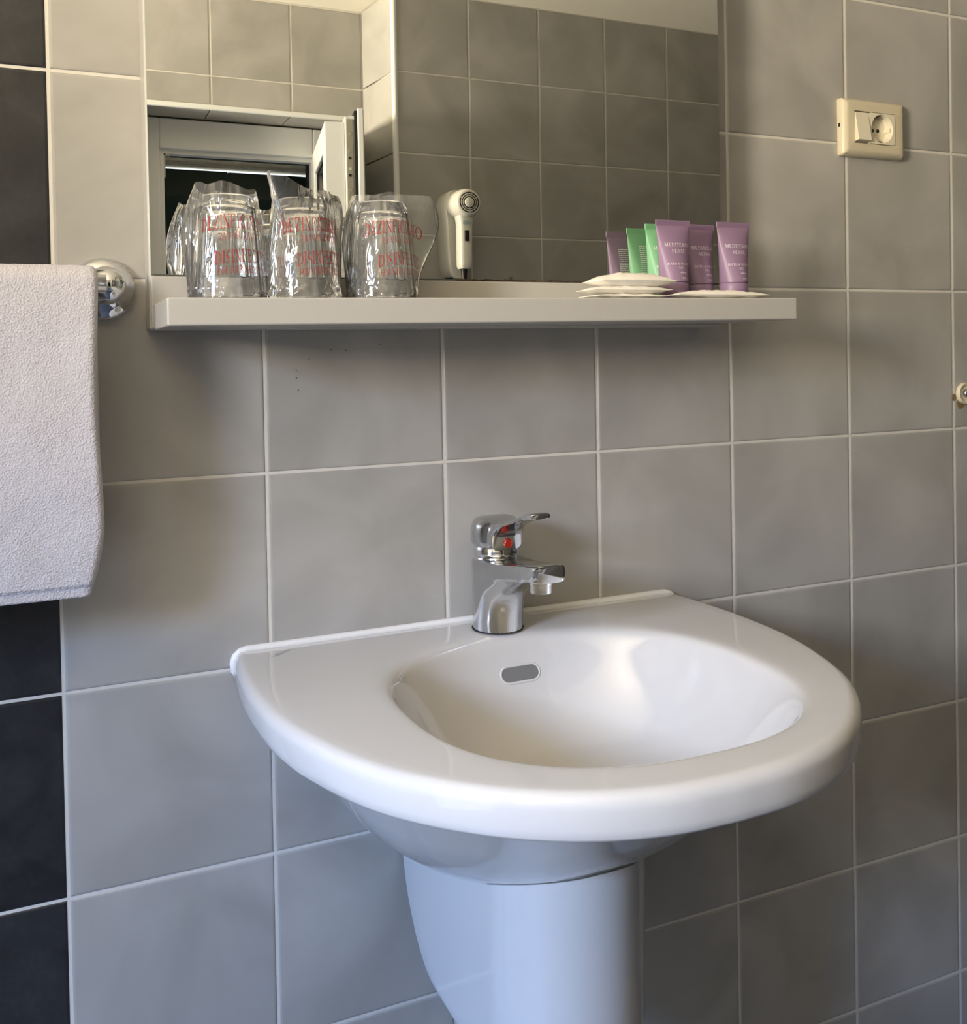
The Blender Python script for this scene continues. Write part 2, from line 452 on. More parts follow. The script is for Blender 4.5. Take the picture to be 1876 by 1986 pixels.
sash_part('sash_gasket', [(SW-0.01, SW+0.012, 0.068, 0.075, sz0-0.016, sz1+0.024), (0.0, SW-0.01, 0.068, 0.075, sz1-0.02, sz1+0.024)], M_GASKET)
sash_part('sash_flange', [(SW-st+0.01, SW+0.016, 0.075, 0.090, sz0-0.020, sz1+0.030), (0.0, st, 0.075, 0.09, sz0-0.02, sz1+0.03),
                          (st, SW-st+0.01, 0.075, 0.090, sz1-st+0.012, sz1+0.030), (st, SW-st+0.01, 0.075, 0.09, sz0-0.02, sz0+st-0.012)], M_UPVC, 0.003)
for zz in (0.44, 0.40, 0.385, 0.36, 0.345, 0.31, 0.28, 0.25, 0.225):
    sash_part('gear_screw', [(SW+0.0062, SW+0.0078, 0.054+0.001*math.sin(zz*90), 0.060, zz-0.003, zz+0.003)], M_BLACKPL if int(zz*1000) % 2 else M_CHROME)
sash_part('glazing_gasket', [(st, st+0.005, 0.006, 0.010, sz0+st, sz1-st), (SW-st-0.005, SW-st, 0.006, 0.010, sz0+st, sz1-st),
                             (st, SW-st, 0.006, 0.010, sz1-st-0.005, sz1-st)], M_GASKET)
sash_part('pane', [(st, SW-st, 0.018, 0.024, sz0+st, sz1-st)], M_PANE)
# outside: weathered lintel and closed louvred shutter with a slit of sky above it
lint = obj('lintel', *box(WX0-0.02, WX1+0.02, -1.93, WFY-0.0705, 0.4635, WZ1+0.01), M_STONE, win)
sh = empty('window_shutter', (0.47, -1.90, WZ0))
tag(sh, 'closed dark green louvred shutter outside the window reflected in the mirror', 'shutter')
SY = -1.90
for k, (a, b) in enumerate(((WX0-0.01, 0.470), (0.472, WX1+0.01))):
    top = 0.4503-0.0010*k
    o = obj('shutter_leaf', *join(box(a, a+0.045, SY-0.02, SY+0.02, WZ0, top), box(b-0.045, b, SY-0.02, SY+0.02, WZ0, top),
        box(a+0.045, b-0.045, SY-0.02, SY+0.02, top-0.07, top), box(a+0.045, b-0.045, SY-0.02, SY+0.02, WZ0, WZ0+0.07)), M_SHUTTER, sh)
    z = WZ0+0.075
    while z < top-0.075:
        # slat is a slanted board
        V = [(x, SY+dy, z+dz) for x in (a+0.046, b-0.046) for dy, dz in ((-0.018, -0.002), (0.014, 0.046), (0.018, 0.050), (-0.014, 0.002))]
        obj('slat', V, [(0, 1, 2, 3), (4, 7, 6, 5), (0, 4, 5, 1), (1, 5, 6, 2), (2, 6, 7, 3), (3, 7, 4, 0)], M_SHUTTER, o)
        z += 0.040

# ------------------------------------------------------------------ mirror with shelf
MY = -0.045
def shz(x): return 0.0065*(x-0.43)            # the shelf hangs a touch out of level
mir = empty('bathroom_mirror', (0.42, 0.0, -0.05))
tag(mir, 'frameless wall mirror on a white board with a thick white shelf below', 'mirror')
bo = obj('backing_board', *box(0.0835, 0.752, MY+0.004, -0.0005, -0.0505, 0.60), M_WHITE, mir); bevel(bo, 0.002, 2)
obj('mirror_edge', *box(0.0850, 0.7525, MY+0.0005, MY+0.0042, 0.0022, 0.602), M_GLASSEDGE, mir)
obj('mirror_glass', [(0.0852, MY, 0.0024), (0.7523, MY, 0.0024), (0.7523, MY, 0.6015), (0.0852, MY, 0.6015)], [(0, 1, 2, 3)], M_MIRROR, mir)
ap = obj('apron', *box(0.0850, 0.751, MY-0.001, MY+0.0039, -0.0495, 0.0006), M_WHITE, mir); bevel(ap, 0.0012, 2)
SF = -0.155; SX0, SX1 = 0.0872, 0.7725
zt, zb = -0.0243, -0.0487
V, F = box(SX0, SX1, SF, MY-0.0011, zb, zt)
sh_o = obj('shelf', [(x, y, z+shz(x)) for x, y, z in V], F, M_WHITE, mir); bevel(sh_o, 0.0016, 3)
# crumbly dark grime along the lower edge of the glass
random.seed(5)
pts = []; V = []; F = []
x = 0.40
while x < 0.565:
    wv = random.uniform(0.003, 0.012); h = random.uniform(0.0004, 0.0016)*(1.0 if x < 0.5 else 0.8)
    v, f = box(x, x+wv, MY-0.0009, MY-0.0001, 0.0007, 0.0016+h)
    n = len(V); V += v; F += [tuple(i+n for i in q) for q in f]
    x += wv*random.uniform(0.8, 1.5)
v, f = box(0.464, 0.4665, MY-0.0012, MY-0.0001, 0.001, 0.0058); n = len(V); V += v; F += [tuple(i+n for i in q) for q in f]
obj('grime_line', V, F, M_GRIME, mir)
def shelf_top(x): return zt+shz(x)

# ------------------------------------------------------------------ washbasin
BX = 0.4325; BZ = -0.381
HW = [(0.0, 0.2705), (0.05, 0.2765), (0.12, 0.280), (0.19, 0.2765), (0.24, 0.268), (0.285, 0.2545), (0.32, 0.241), (0.35, 0.2255),
      (0.38, 0.2035), (0.40, 0.185), (0.42, 0.163), (0.44, 0.134), (0.455, 0.104), (0.466, 0.070), (0.472, 0.036), (0.4735, 0.0)]
side = [Vector((cr(HW, y), -y, 0)) for y in [i*0.4735/400 for i in range(401)]]
side[-1].x = 0
half = [Vector((0.2705-0.006, 0.0, 0))]+side        # tiny flat at the wall
# resample by arc length
def resample(pts, n):
    L = [0]
    for a, b in zip(pts, pts[1:]): L.append(L[-1]+(b-a).length)
    out = []; j = 0
    for i in range(n+1):
        s = L[-1]*i/n
        while j < len(L)-2 and L[j+1] < s: j += 1
        t = 0 if L[j+1] == L[j] else (s-L[j])/(L[j+1]-L[j])
        out.append(pts[j].lerp(pts[j+1], min(max(t, 0), 1)))
    return out
hs = resample(side, 64)
outline = [(BX-p.x, p.y) for p in hs] + [(BX+p.x, p.y) for p in reversed(hs[:-1])]
nb = 30
bx1 = outline[-1][0]; bx0 = outline[0][0]
outline += [(bx1+(bx0-bx1)*i/nb, 0.0) for i in range(1, nb)]
NB = len(outline)
bcx, bcy, bhw, bhd = 0.4385, -0.252, 0.1755, 0.1745
drx, dry = 0.440, -0.200
def bowl_edge(px, py):
    dx, dy = px-bcx, py-bcy
    n = 2.35
    k = (abs(dx/bhw)**n+abs(dy/bhd)**n)**(-1/n)
    return bcx+dx*k, bcy+dy*k
DEPTH = 0.118
def bowl_h(s, backness):
    p = 4.6-1.7*backness
    kf = 0.0045+0.012*backness
    h = DEPTH*(1-s**p) if s < 3 else -1
    return 0.5*(h+math.sqrt(h*h+kf*kf))
rings = []
svals = [0.16, 0.22, 0.30, 0.4, 0.5, 0.6, 0.68, 0.75, 0.81, 0.86, 0.90, 0.93, 0.955, 0.975, 0.99, 1.0]
tvals = [0.02, 0.05, 0.09, 0.14, 0.21, 0.30, 0.42, 0.56, 0.72, 0.86]
RR = 0.011
info = []
for (ox, oy) in outline:
    ex, ey = bowl_edge(ox, oy)
    bk = max(0.0, (ey-bcy)/bhd); bk = bk*bk*(3-2*bk)
    if ex > bcx: bk = max(bk, 0.55*max(0.0, (ex-bcx)/bhw)**1.5)
    dn = Vector((bcx-ox, min(bcy-oy, 0.0) if oy > -0.001 else bcy-oy, 0)).normalized()
    info.append((ox, oy, ex, ey, bk, dn))
for s in svals:
    rings.append([(drx+(ex-drx)*s, dry+(ey-dry)*s, BZ-bowl_h(s, bk)) for ox, oy, ex, ey, bk, dn in info])
for t in tvals:
    r = []
    for ox, oy, ex, ey, bk, dn in info:
        ix, iy = ox+dn.x*RR, oy+dn.y*RR
        px, py = ex+(ix-ex)*t, ey+(iy-ey)*t
        s = 1+math.hypot(px-ex, py-ey)/max(math.hypot(ex-drx, ey-dry), 1e-4)
        r.append((px, py, BZ-bowl_h(s, bk)))
    rings.append(r)
for k in range(0, 7):                          # rounded outer lip
    a = k/6*math.pi/2
    rings.append([(ox+dn.x*RR*(1-math.sin(a)), oy+dn.y*RR*(1-math.sin(a)), BZ-RR*(1-math.cos(a))) for ox, oy, ex, ey, bk, dn in info])
def rim_h(oy): return 0.0255+0.0085*min(1, max(0, (-oy)/0.25))
for k, ins in ((0.6, 0.0), (0.85, 0.0008), (0.95, 0.0022), (1.0, 0.006), (1.03, 0.014)):
    rings.append([(ox+dn.x*ins, oy+dn.y*ins*(1 if oy < -0.02 else 0), BZ-RR-(rim_h(oy)-RR)*k) for ox, oy, ex, ey, bk, dn in info])
for k, z in ((0.90, -0.422), (0.855, -0.436), (0.80, -0.458), (0.74, -0.485), (0.675, -0.512), (0.60, -0.539), (0.50, -0.566), (0.40, -0.588), (0.28, -0.606), (0.10, -0.618)):
    rings.append([(BX+(ox-BX)*k, oy*k, z) for ox, oy, *_ in info])
basin = empty('washbasin', (BX, -0.2, -0.62))
tag(basin, 'white ceramic washbasin with a rounded front on the grey tiled wall', 'washbasin')
V, F = loft(rings, False, True)
bas = obj('basin', V, F, M_CERAMIC, basin, smooth=True)
from mathutils.bvhtree import BVHTree
bvh = BVHTree.FromPolygons([Vector(v) for v in V], F)
def on_basin(x, y):
    h = bvh.ray_cast(Vector((x, y, 0)), Vector((0, 0, -1)))
    return h[0], h[1] if h[1].z > 0 else -h[1]
# silicone joint along the wall
p = [(bx0+0.001, -0.0035, BZ-0.026), (bx0-0.0012, -0.0035, BZ-0.020), (bx0-0.0012, -0.0035, BZ-0.012), (bx0+0.001, -0.0035, BZ-0.005), (bx0+0.006, -0.003, BZ-0.001)]
p += [(bx0+0.012+(bx1-bx0-0.024)*i/20, -0.002, BZ+0.0003) for i in range(0, 21)]
p += [(bx1-0.004, -0.003, BZ-0.002), (bx1+0.001, -0.003, BZ-0.008), (bx1+0.001, -0.003, BZ-0.024)]
obj('silicone_joint', *tube(p, [0.002, 0.003]+[0.0042]*(len(p)-2), 10, ref=(0, 1, 0)), M_SEAL, basin, smooth=True)
# overflow slot
c, nrm = on_basin(0.4450, -0.0925)
if nrm.y > 0: nrm = -nrm
ux = Vector((1, 0, 0)); ux = (ux-nrm*ux.dot(nrm)).normalized(); uy = nrm.cross(ux)
if uy.z < 0: uy = -uy
def stadium(wd, ht, n=14):
    r = ht/2; pts = []
    for k in range(n+1):
        a = -math.pi/2+math.pi*k/n; pts.append((wd/2-r+r*math.cos(a), r*math.sin(a)))
    for k in range(n+1):
        a = math.pi/2+math.pi*k/n; pts.append((-wd/2+r+r*math.cos(a), r*math.sin(a)))
    return pts
def on_slot(q, off):
    p0 = c+ux*q[0]+uy*q[1]+nrm*0.03
    h = bvh.ray_cast(p0, -nrm)
    b = h[0] if h[0] else c+ux*q[0]+uy*q[1]
    return tuple(b+nrm*off)
lip = loft([[on_slot(q, 0.0002) for q in stadium(0.0475, 0.0205)], [on_slot(q, 0.0010) for q in stadium(0.0455, 0.0180)],
            [on_slot(q, 0.0010) for q in stadium(0.0435, 0.0158)], [on_slot(q, 0.0003) for q in stadium(0.0425, 0.0148)]], False, False)
ovl = obj('overflow_lip', *lip, M_CERAMIC, basin, smooth=True)
obj('overflow_opening', [on_slot(q, 0.00035) for q in stadium(0.0430, 0.0152)], [tuple(range(30))], plain('overflow_channel_grey', (0.17, 0.17, 0.17), 0.5), ovl)
# drain
dz = BZ-bowl_h(0.16, 0.3)
drn = obj('drain_ring', *lathe([(0.0335, 0.0015), (0.033, 0.004), (0.028, 0.0045), (0.024, 0.002), (0.0235, -0.012)], (drx, dry, dz-0.0025), cap0=False, cap1=False), M_CHROME, basin, smooth=True)
obj('drain_stopper', *lathe([(0.0225, -0.01), (0.0225, 0.0005), (0.018, 0.0035), (0.008, 0.005), (0.0006, 0.0053)], (drx, dry, dz-0.0025)), M_CHROME, drn, smooth=True)

# ------------------------------------------------------------------ lettering: strokes with thick and thin parts and serifs
def seg(p, q, wd, wd2=None):
    wd2 = wd if wd2 is None else wd2
    p, q = Vector((p[0], p[1])), Vector((q[0], q[1])); t = (q-p).normalized(); n = Vector((-t.y, t.x))
    return [tuple(p+n*wd/2), tuple(p-n*wd/2), tuple(q-n*wd2/2), tuple(q+n*wd2/2)]
TK, TN = 0.105, 0.045
def arc(cx, cy, rx, ry, a0, a1, n=12, thick=TK, thin=TN):
    out = []; pr = None
    for i in range(n+1):
        a = math.radians(a0+(a1-a0)*i/n)
        wv = thin+(thick-thin)*abs(math.cos(a))**1.5
        pt = (cx+rx*math.cos(a), cy+ry*math.sin(a))
        if pr: out.append(seg(pr[0], pt, pr[1], wv))
        pr = (pt, wv)
    return out
def serif(x, y, wd=0.26): return [seg((x-wd/2, y), (x+wd/2, y), 0.045)]
def stem(x, t=TK, y0=0.0, y1=1.0): return [seg((x, y0), (x, y1), t)]+serif(x, 0.022 if y0 == 0 else y0)+serif(x, 0.978)
def glyph(ch):
    g = []; adv = 0.8
    if ch == 'D': g = stem(.16)+arc(.2, .5, .55, .47, -90, 90); adv = .92
    elif ch == 'E' or ch == 'F':
        g = stem(.16)+[seg((.16, .97), (.6, .97), TN), seg((.6, .98), (.6, .8), .05), seg((.16, .52), (.46, .52), TN), seg((.46, .6), (.46, .44), .045)]
        if ch == 'E': g += [seg((.16, .03), (.62, .03), TN), seg((.63, .02), (.63, .22), .05)]
        adv = .74
    elif ch == 'Z': g = [seg((.08, .97), (.62, .97), TN), seg((.08, .98), (.08, .8), .05), seg((.6, .97), (.1, .03), TK), seg((.08, .03), (.64, .03), TN), seg((.64, .02), (.64, .2), .05)]; adv = .74
    elif ch == 'I': g = stem(.17); adv = .38
    elif ch == 'N': g = stem(.14, TN)+[seg((.14, 1), (.72, 0), TK)]+[seg((.72, 0), (.72, 1), TN)]+serif(.72, .978); adv = .88
    elif ch == 'C': g = arc(.45, .5, .36, .48, 50, 310, 18)+[seg((.68, .97), (.68, .74), .05)]; adv = .82
    elif ch == 'G': g = arc(.45, .5, .36, .48, 50, 310, 18)+stem(.7, TK, 0.02, .42)[:1]+serif(.68, .42)+[seg((.68, .97), (.68, .74), .05)]; adv = .9
    elif ch in 'RPB':
        g = stem(.16)+arc(.3, .75, .3, .225, -90, 90, 10)+[seg((.16, .97), (.3, .97), TN), seg((.16, .52), (.3, .52), TN)]
        if ch == 'R': g += [seg((.36, .52), (.72, .02), TK)]+serif(.74, .022, .16)
        if ch == 'B': g += arc(.32, .27, .33, .245, -90, 90, 10)+[seg((.16, .025), (.32, .025), TN)]
        adv = .8 if ch != 'P' else .7
    elif ch == 'A': g = [seg((.1, .02), (.4, 1), TN), seg((.4, 1), (.72, .02), TK), seg((.2, .34), (.6, .34), TN)]+serif(.1, .022, .2)+serif(.73, .022, .22); adv = .82
    elif ch in 'OQ': g = arc(.45, .5, .36, .47, 0, 360, 24); adv = .92
    elif ch in 'SŠ':
        P = []
        for i in range(21):
            t = i/20; y = 1-.97*t-.015
            P.append((.32+.24*math.sin(2*math.pi*(t-.0)+math.pi*.62)*(1 if t < .5 else 1.08)*-1*-1 if False else .32-.235*math.sin(2*math.pi*t-0.35), y))
        for i in range(20): g.append(seg(P[i], P[i+1], .055+.085*math.exp(-((i-9.5)/5)**2)))
        g += [seg((.55, .95), (.55, .76), .045), seg((.08, .05), (.08, .25), .045)]
        if ch == 'Š': g += [seg((.16, 1.3), (.32, 1.12), .06), seg((.32, 1.12), (.48, 1.3), .06)]
        adv = .66
    elif ch == 'V': g = [seg((.08, .98), (.4, 0), TK), seg((.4, 0), (.72, .98), TN)]+serif(.1, .978, .22)+serif(.7, .978, .2); adv = .8
    elif ch == 'U': g = [seg((.16, 1), (.16, .3), TK), seg((.7, 1), (.7, .3), TN)]+serif(.16, .978)+serif(.7, .978, .2)+arc(.43, .3, .27, .28, 180, 360, 12); adv = .88
    elif ch == 'T': g = stem(.36)+[seg((.05, .97), (.67, .97), TN), seg((.05, .98), (.05, .78), .045), seg((.67, .98), (.67, .78), .045)]; adv = .74
    elif ch == 'Y': g = [seg((.08, .98), (.38, .45), TK), seg((.38, .45), (.68, .98), TN), seg((.38, 0), (.38, .48), TK)]+serif(.1, .978, .22)+serif(.66, .978, .2)+serif(.38, .022); adv = .76
    elif ch == 'M': g = stem(.12, TN)+[seg((.12, 1), (.46, .05), TK), seg((.46, .05), (.8, 1), TN)]+stem(.8); adv = .98
    elif ch == 'W': g = [seg((.06, .98), (.3, 0), TK), seg((.3, 0), (.5, .9), TN), seg((.5, .9), (.72, 0), TK), seg((.72, 0), (.94, .98), TN)]+serif(.08, .978, .2)+serif(.94, .978, .2); adv = 1.02
    elif ch == 'H': g = stem(.16)+stem(.7)+[seg((.16, .52), (.7, .52), TN)]; adv = .9
    elif ch == 'L': g = stem(.16)+[seg((.16, .03), (.6, .03), TN), seg((.62, .02), (.62, .24), .05)]; adv = .7
    elif ch == 'X': g = [seg((.1, 1), (.68, 0), TK), seg((.1, 0), (.68, 1), TN)]+serif(.1, .978, .2)+serif(.68, .022, .2); adv = .8
    elif ch == '&': g = arc(.34, .74, .17, .22, 0, 360, 14, .1)+arc(.34, .27, .27, .25, 60, 330, 16, .12)+[seg((.25, .6), (.7, .02), .12)]; adv = .82
    elif ch == '3': g = arc(.3, .74, .22, .24, -80, 150, 12, .11)+arc(.3, .27, .25, .25, -150, 80, 12, .11); adv = .62
    elif ch == '0': g = arc(.32, .5, .24, .47, 0, 360, 18, .1); adv = .64
    elif ch == ' ': adv = .36
    return g, adv
def text2d(s, h, track=0.06):
    """list of quads (2-D), total width; baseline at y=0, starts at x=0"""
    quads = []; x = 0
    for i, ch in enumerate(s):
        g, adv = glyph(ch)
        for q in g: quads.append([((px+x)*h, py*h) for px, py in q])
        x += adv+track
    return quads, (x-track)*h
def script_word(h):
    """one wavy handwritten word (relaxing)"""
    pts = []
    for i in range(80):
        t = i/79; y = .35+.22*math.sin(t*46)+(.55*math.exp(-((t-.30)/.035)**2))-(.5*math.exp(-((t-.93)/.04)**2))
        pts.append((t*2.9+.09*math.cos(t*46), y))
    q = [seg(a, b, .09) for a, b in zip(pts, pts[1:])]
    return [[(px*h, py*h) for px, py in s] for s in q], 2.9*h
def map_text(quads, wd, fn):
    V, F = [], []
    for q in quads:
        n = len(V); V += [fn(px-wd/2, py) for px, py in q]; F.append((n, n+1, n+2, n+3))
    return V, F

# maker's mark on the left corner of the deck: tiny capitals running obliquely along the rim
quads, wd = text2d('LAUFEN', 0.0052, 0.10)
mc, mdir = Vector((0.206, -0.033, 0)), Vector((0.81, 0.585, 0)).normalized()
mup = Vector((-mdir.y, mdir.x, 0))
def mapm(px, py):
    p = mc+mdir*px*1.0+mup*py; return (p.x, p.y, BZ+0.0004)
obj('maker_mark', *map_text(quads, wd, mapm), M_LOGO, bas)

# ------------------------------------------------------------------ pedestal
ped = empty('basin_pedestal', (BX, -0.15, -0.766))
tag(ped, 'white ceramic half pedestal on the wall under the washbasin', 'pedestal')
PX = 0.430
def ped_ring(z, hw, yf, yr):
    yc = yf+hw*0.98; yr = max(yr, yc+0.006); r = []
    wid = lambda y: hw+0.070*max(0.0, y+0.20)
    ys_ = [yr+(yc-yr)*k/9 for k in range(9)]
    r.append((PX+wid(yr)-0.006, yr+0.0002, z)); r.append((PX+wid(yr)-0.001, yr-0.0008, z))
    r += [(PX+wid(y), y, z) for y in ys_[1:]]
    for k in range(41):
        a = -k/40*math.pi
        r.append((PX+hw*math.cos(a), yc+(yc-yf)*math.sin(a), z))
    r += [(PX-wid(y), y, z) for y in reversed(ys_[1:])]
    r.append((PX-wid(yr)+0.001, yr-0.0008, z)); r.append((PX-wid(yr)+0.006, yr+0.0002, z))
    return r
HWp = [(-0.766, .060), (-0.762, .068), (-0.755, .0735), (-0.745, .0765), (-0.73, .078), (-0.45, .078)]
YRp = [(-0.766, -.200), (-0.760, -.188), (-0.752, -.165), (-0.7445, -.136), (-0.7405, -.108), (-0.7360, -.0840), (-0.7275, -.0626), (-0.7086, -.041), (-0.6805, -.0225), (-0.6521, -.0107), (-0.6192, -.0048), (-0.45, -.003)]
YFp = [(-0.766, -.258), (-0.762, -.267), (-0.755, -.274), (-0.745, -.2785), (-0.73, -.2805), (-0.6, -.284), (-0.45, -.290)]
PB = -0.766
top = []
for (x, y, z) in ped_ring(-0.56, cr(HWp, -0.56), cr(YFp, -0.56), cr(YRp, -0.56)):
    h = bvh.ray_cast(Vector((x, y, -0.9)), Vector((0, 0, 1)))
    top.append(h[0].z-0.0008 if h[0] else -0.56)
rings = []
zs_ = [0, .01, .02, .03, .045, .06, .075, .09, .105, .12, .14, .16, .18, .2, .225, .25, .28, .32, .36, .4, .45, .5, .55, .6, .65, .7, .75, .8, .85, .9, .95, 1]
for k in zs_:
    ring = []
    for j in range(len(top)):
        z = PB+(top[j]-PB)*k
        ring.append(ped_ring(z, cr(HWp, z), cr(YFp, z), cr(YRp, z))[j])
    rings.append(ring)
o = obj('half_column', *loft(rings), M_CERAMIC, ped); autosmooth(o, 50)

# ------------------------------------------------------------------ mixer tap
FX, FY, FB = 0.441, -0.046, BZ
tap = empty('mixer_tap', (FX, FY, FB))
tag(tap, 'chrome single-lever mixer tap with a red dot on the washbasin', 'tap')
def tp(x, y, z): return (FX+x, FY+y, FB+z)
R0 = 0.0275
# column and spout in one: horizontal sections that reach further forward higher up
REACH = [(0.0, 0.0285), (0.012, 0.029), (0.024, 0.031), (0.034, 0.0345), (0.042, 0.0405), (0.0485, 0.050), (0.053, 0.062), (0.0565, 0.078), (0.059, 0.098), (0.061, 0.1235), (0.0635, 0.1255), (0.070, 0.1262), (0.0745, 0.1258), (0.0764, 0.1235), (0.0770, 0.120)]
def spout_ring(zc, reach, tilt, shrink=0.0, n=14):
    """plan: back half circle, sides narrowing to a rounded tip"""
    Rb = R0-shrink; wt = min(0.0178, Rb*(1-0.36*min(1, max(0, (reach-0.03)/0.05))) if reach > 0.0295 else Rb)
    r = []
    for k in range(n+1):                       # back half
        a = k/n*math.pi; r.append((Rb*math.cos(a), Rb*math.sin(a)))
    ext = max(reach-Rb, 0.0)
    if ext < 0.004:
        tipw = Rb
    else:
        tipw = Rb+(0.0178-Rb)*min(1, (ext-0.004)/0.05)
    yt = -reach+min(0.010, tipw*0.6) if ext > 0.02 else None
    m = 18
    for k in range(1, m):                      # front half as a superellipse that squares off with reach
        a = math.pi+k/m*math.pi
        e = 2.0+2.4*min(1, ext/0.05)
        ca, sa = math.cos(a), math.sin(a)
        py = -reach*abs(sa)**(2/e)
        wloc = Rb+(tipw-Rb)*min(1, max(0.0, -py-0.010)/max(reach-0.02, 0.01))
        px = math.copysign(abs(ca)**(2/e), ca)*wloc
        r.append((px, py))
    return [tp(px, py, zc+(max(0, -py-0.02)*tilt)) for px, py in r]
rings = [spout_ring(z, rch, 0.0 if z < 0.042 else 0.13*min(1, (z-0.042)/0.017), 0.0 if z < 0.0764 else 0.0010 if z < 0.0768 else 0.0030) for z, rch in REACH]
rings.insert(0, [tp((p[0]-FX)*0.97, (p[1]-FY)*0.97, -0.0004) for p in rings[0]])
body = obj('tap_body', *loft(rings), M_SATIN, tap); autosmooth(body, 42)
obj('base_gasket', *lathe([(0.0283, -0.0003), (0.0288, 0.0008), (0.0276, 0.0012)], tp(0, 0, 0), cap1=False), M_GASKET, tap, smooth=True)
# bright collar between body and lever
o = obj('collar', *lathe([(0.0250, 0.070), (0.0250, 0.0772), (0.0238, 0.0800), (0.0256, 0.0812), (0.0263, 0.0840), (0.0263, 0.0872), (0.0256, 0.0905), (0.0245, 0.0925)], tp(0, 0, 0)), M_CHROME, tap); autosmooth(o, 60)
# tip block and aerator
o = obj('aerator', *lathe([(0.0088, 0.0610), (0.0108, 0.0610), (0.0112, 0.0622), (0.0112, 0.0690), (0.0120, 0.0700), (0.0120, 0.0780)], tp(0, -0.1065, 0), cap0=True), M_CHROME, tap); autosmooth(o)
cap = []
for k, (gy, gz) in enumerate(((-0.098, 1.0), (-0.1, 1.03), (-0.112, 1.03), (-0.1225, 1.03), (-0.1268, 1.0), (-0.1276, .93))):
    hw = 0.0182 if k < 4 else 0.0165 if k == 4 else 0.0140
    ring = []
    zc = 0.0692+(-gy-0.02)*0.13; hh = 0.0090*gz
    for j in range(32):
        a = 2*math.pi*j/32; e = 5
        ring.append(tp(hw*math.copysign(abs(math.cos(a))**(2/e), math.cos(a)), gy, zc+hh*math.copysign(abs(math.sin(a))**(2/e), math.sin(a))))
    cap.append(ring)
o = obj('spout_tip', *loft(cap), M_CHROME, tap); autosmooth(o, 50)
# lever
ZT = [(-0.028, 0.110), (-0.024, 0.1175), (-0.014, 0.1225), (0.0, 0.1235), (0.015, 0.1215), (0.03, 0.1205), (0.045, 0.123), (0.06, 0.1275), (0.075, 0.1325), (0.085, 0.1365), (0.10, 0.1400), (0.108, 0.1405)]
ZB = [(-0.028, 0.0895), (0.0, 0.0895), (0.026, 0.0895), (0.0275, 0.0900), (0.029, 0.1040), (0.033, 0.1095), (0.040, 0.1150), (0.05, 0.1195), (0.065, 0.1245), (0.08, 0.1290), (0.10, 0.1335), (0.108, 0.1345)]
rings = []
ys = [-0.0279, -0.0272, -0.0255, -0.0225, -0.019, -0.014, -0.008, 0.0, 0.008, 0.014, 0.019, 0.0225, 0.0250, 0.0262, 0.0272, 0.029, 0.031, 0.034, 0.038, 0.043, 0.05, 0.058, 0.066, 0.074, 0.082, 0.09, 0.098, 0.104, 0.1065, 0.1078]
for y in ys:
    wc = math.sqrt(max(0.0282**2-y*y, 0)) if abs(y) < 0.0282 else 0
    wl = lerp([(-0.03, 0), (0.0, 0.0), (0.012, 0.020), (0.03, 0.0185), (0.045, 0.0150), (0.07, 0.0115), (0.10, 0.0105), (0.1065, 0.0090), (0.108, 0.006)], y)
    wv = max(wc, wl, 0.002); z0, z1 = lerp(ZB, y), cr(ZT, y)
    e = 4.5 if y < 0.02 else 3.6
    ring = []
    for j in range(40):
        a = 2*math.pi*j/40
        # the crown slopes in towards the top, the skirt stays upright
        sx = math.copysign(abs(math.cos(a))**(2/e), math.cos(a)); sz = math.copysign(abs(math.sin(a))**(2/e), math.sin(a))
        zc = (z0+z1)/2+(z1-z0)/2*sz
        ring.append(tp(wv*sx*(1-0.10*max(0, sz)), -y, zc))
    rings.append(ring)
lever = obj('lever', *loft(rings), M_SATIN, tap); autosmooth(lever, 38)
rt = []
for y, k in ((0.0835, .92), (0.085, 1.0), (0.0945, 1.0), (0.1045, 1.0), (0.1085, .93), (0.1095, .75)):
    z0, z1 = lerp(ZB, min(y, .107)), cr(ZT, min(y, .107)); zc = (z0+z1)/2; hh = ((z1-z0)/2+0.0006)*k; wv = 0.0114*k
    rt.append([tp(wv*math.copysign(abs(math.cos(2*math.pi*j/32))**.45, math.cos(2*math.pi*j/32)), -y, zc+hh*math.copysign(abs(math.sin(2*math.pi*j/32))**.6, math.sin(2*math.pi*j/32))) for j in range(32)])
o = obj('lever_tip', *loft(rt), M_CHROME, lever); autosmooth(o, 50)
# temperature dot
a = math.radians(-88)
dd = Vector((math.cos(a), math.sin(a), 0)); cc = Vector(tp(0.0285*dd.x, 0.0285*dd.y, 0.0972))
sx = Vector((-dd.y, dd.x, 0)); sz = Vector((0, 0, 1))
rings = [[tuple(cc+dd*h+(sx*math.cos(2*math.pi*j/24)+sz*math.sin(2*math.pi*j/24))*r) for j in range(24)] for r, h in ((0.0048, -0.002), (0.0048, 0.0012), (0.0042, 0.0018), (0.0036, 0.0014))]
o = obj('temperature_dot', *loft(rings), M_REDDOT, lever, smooth=False); o['label'] = 'red dot on the front of the lever'

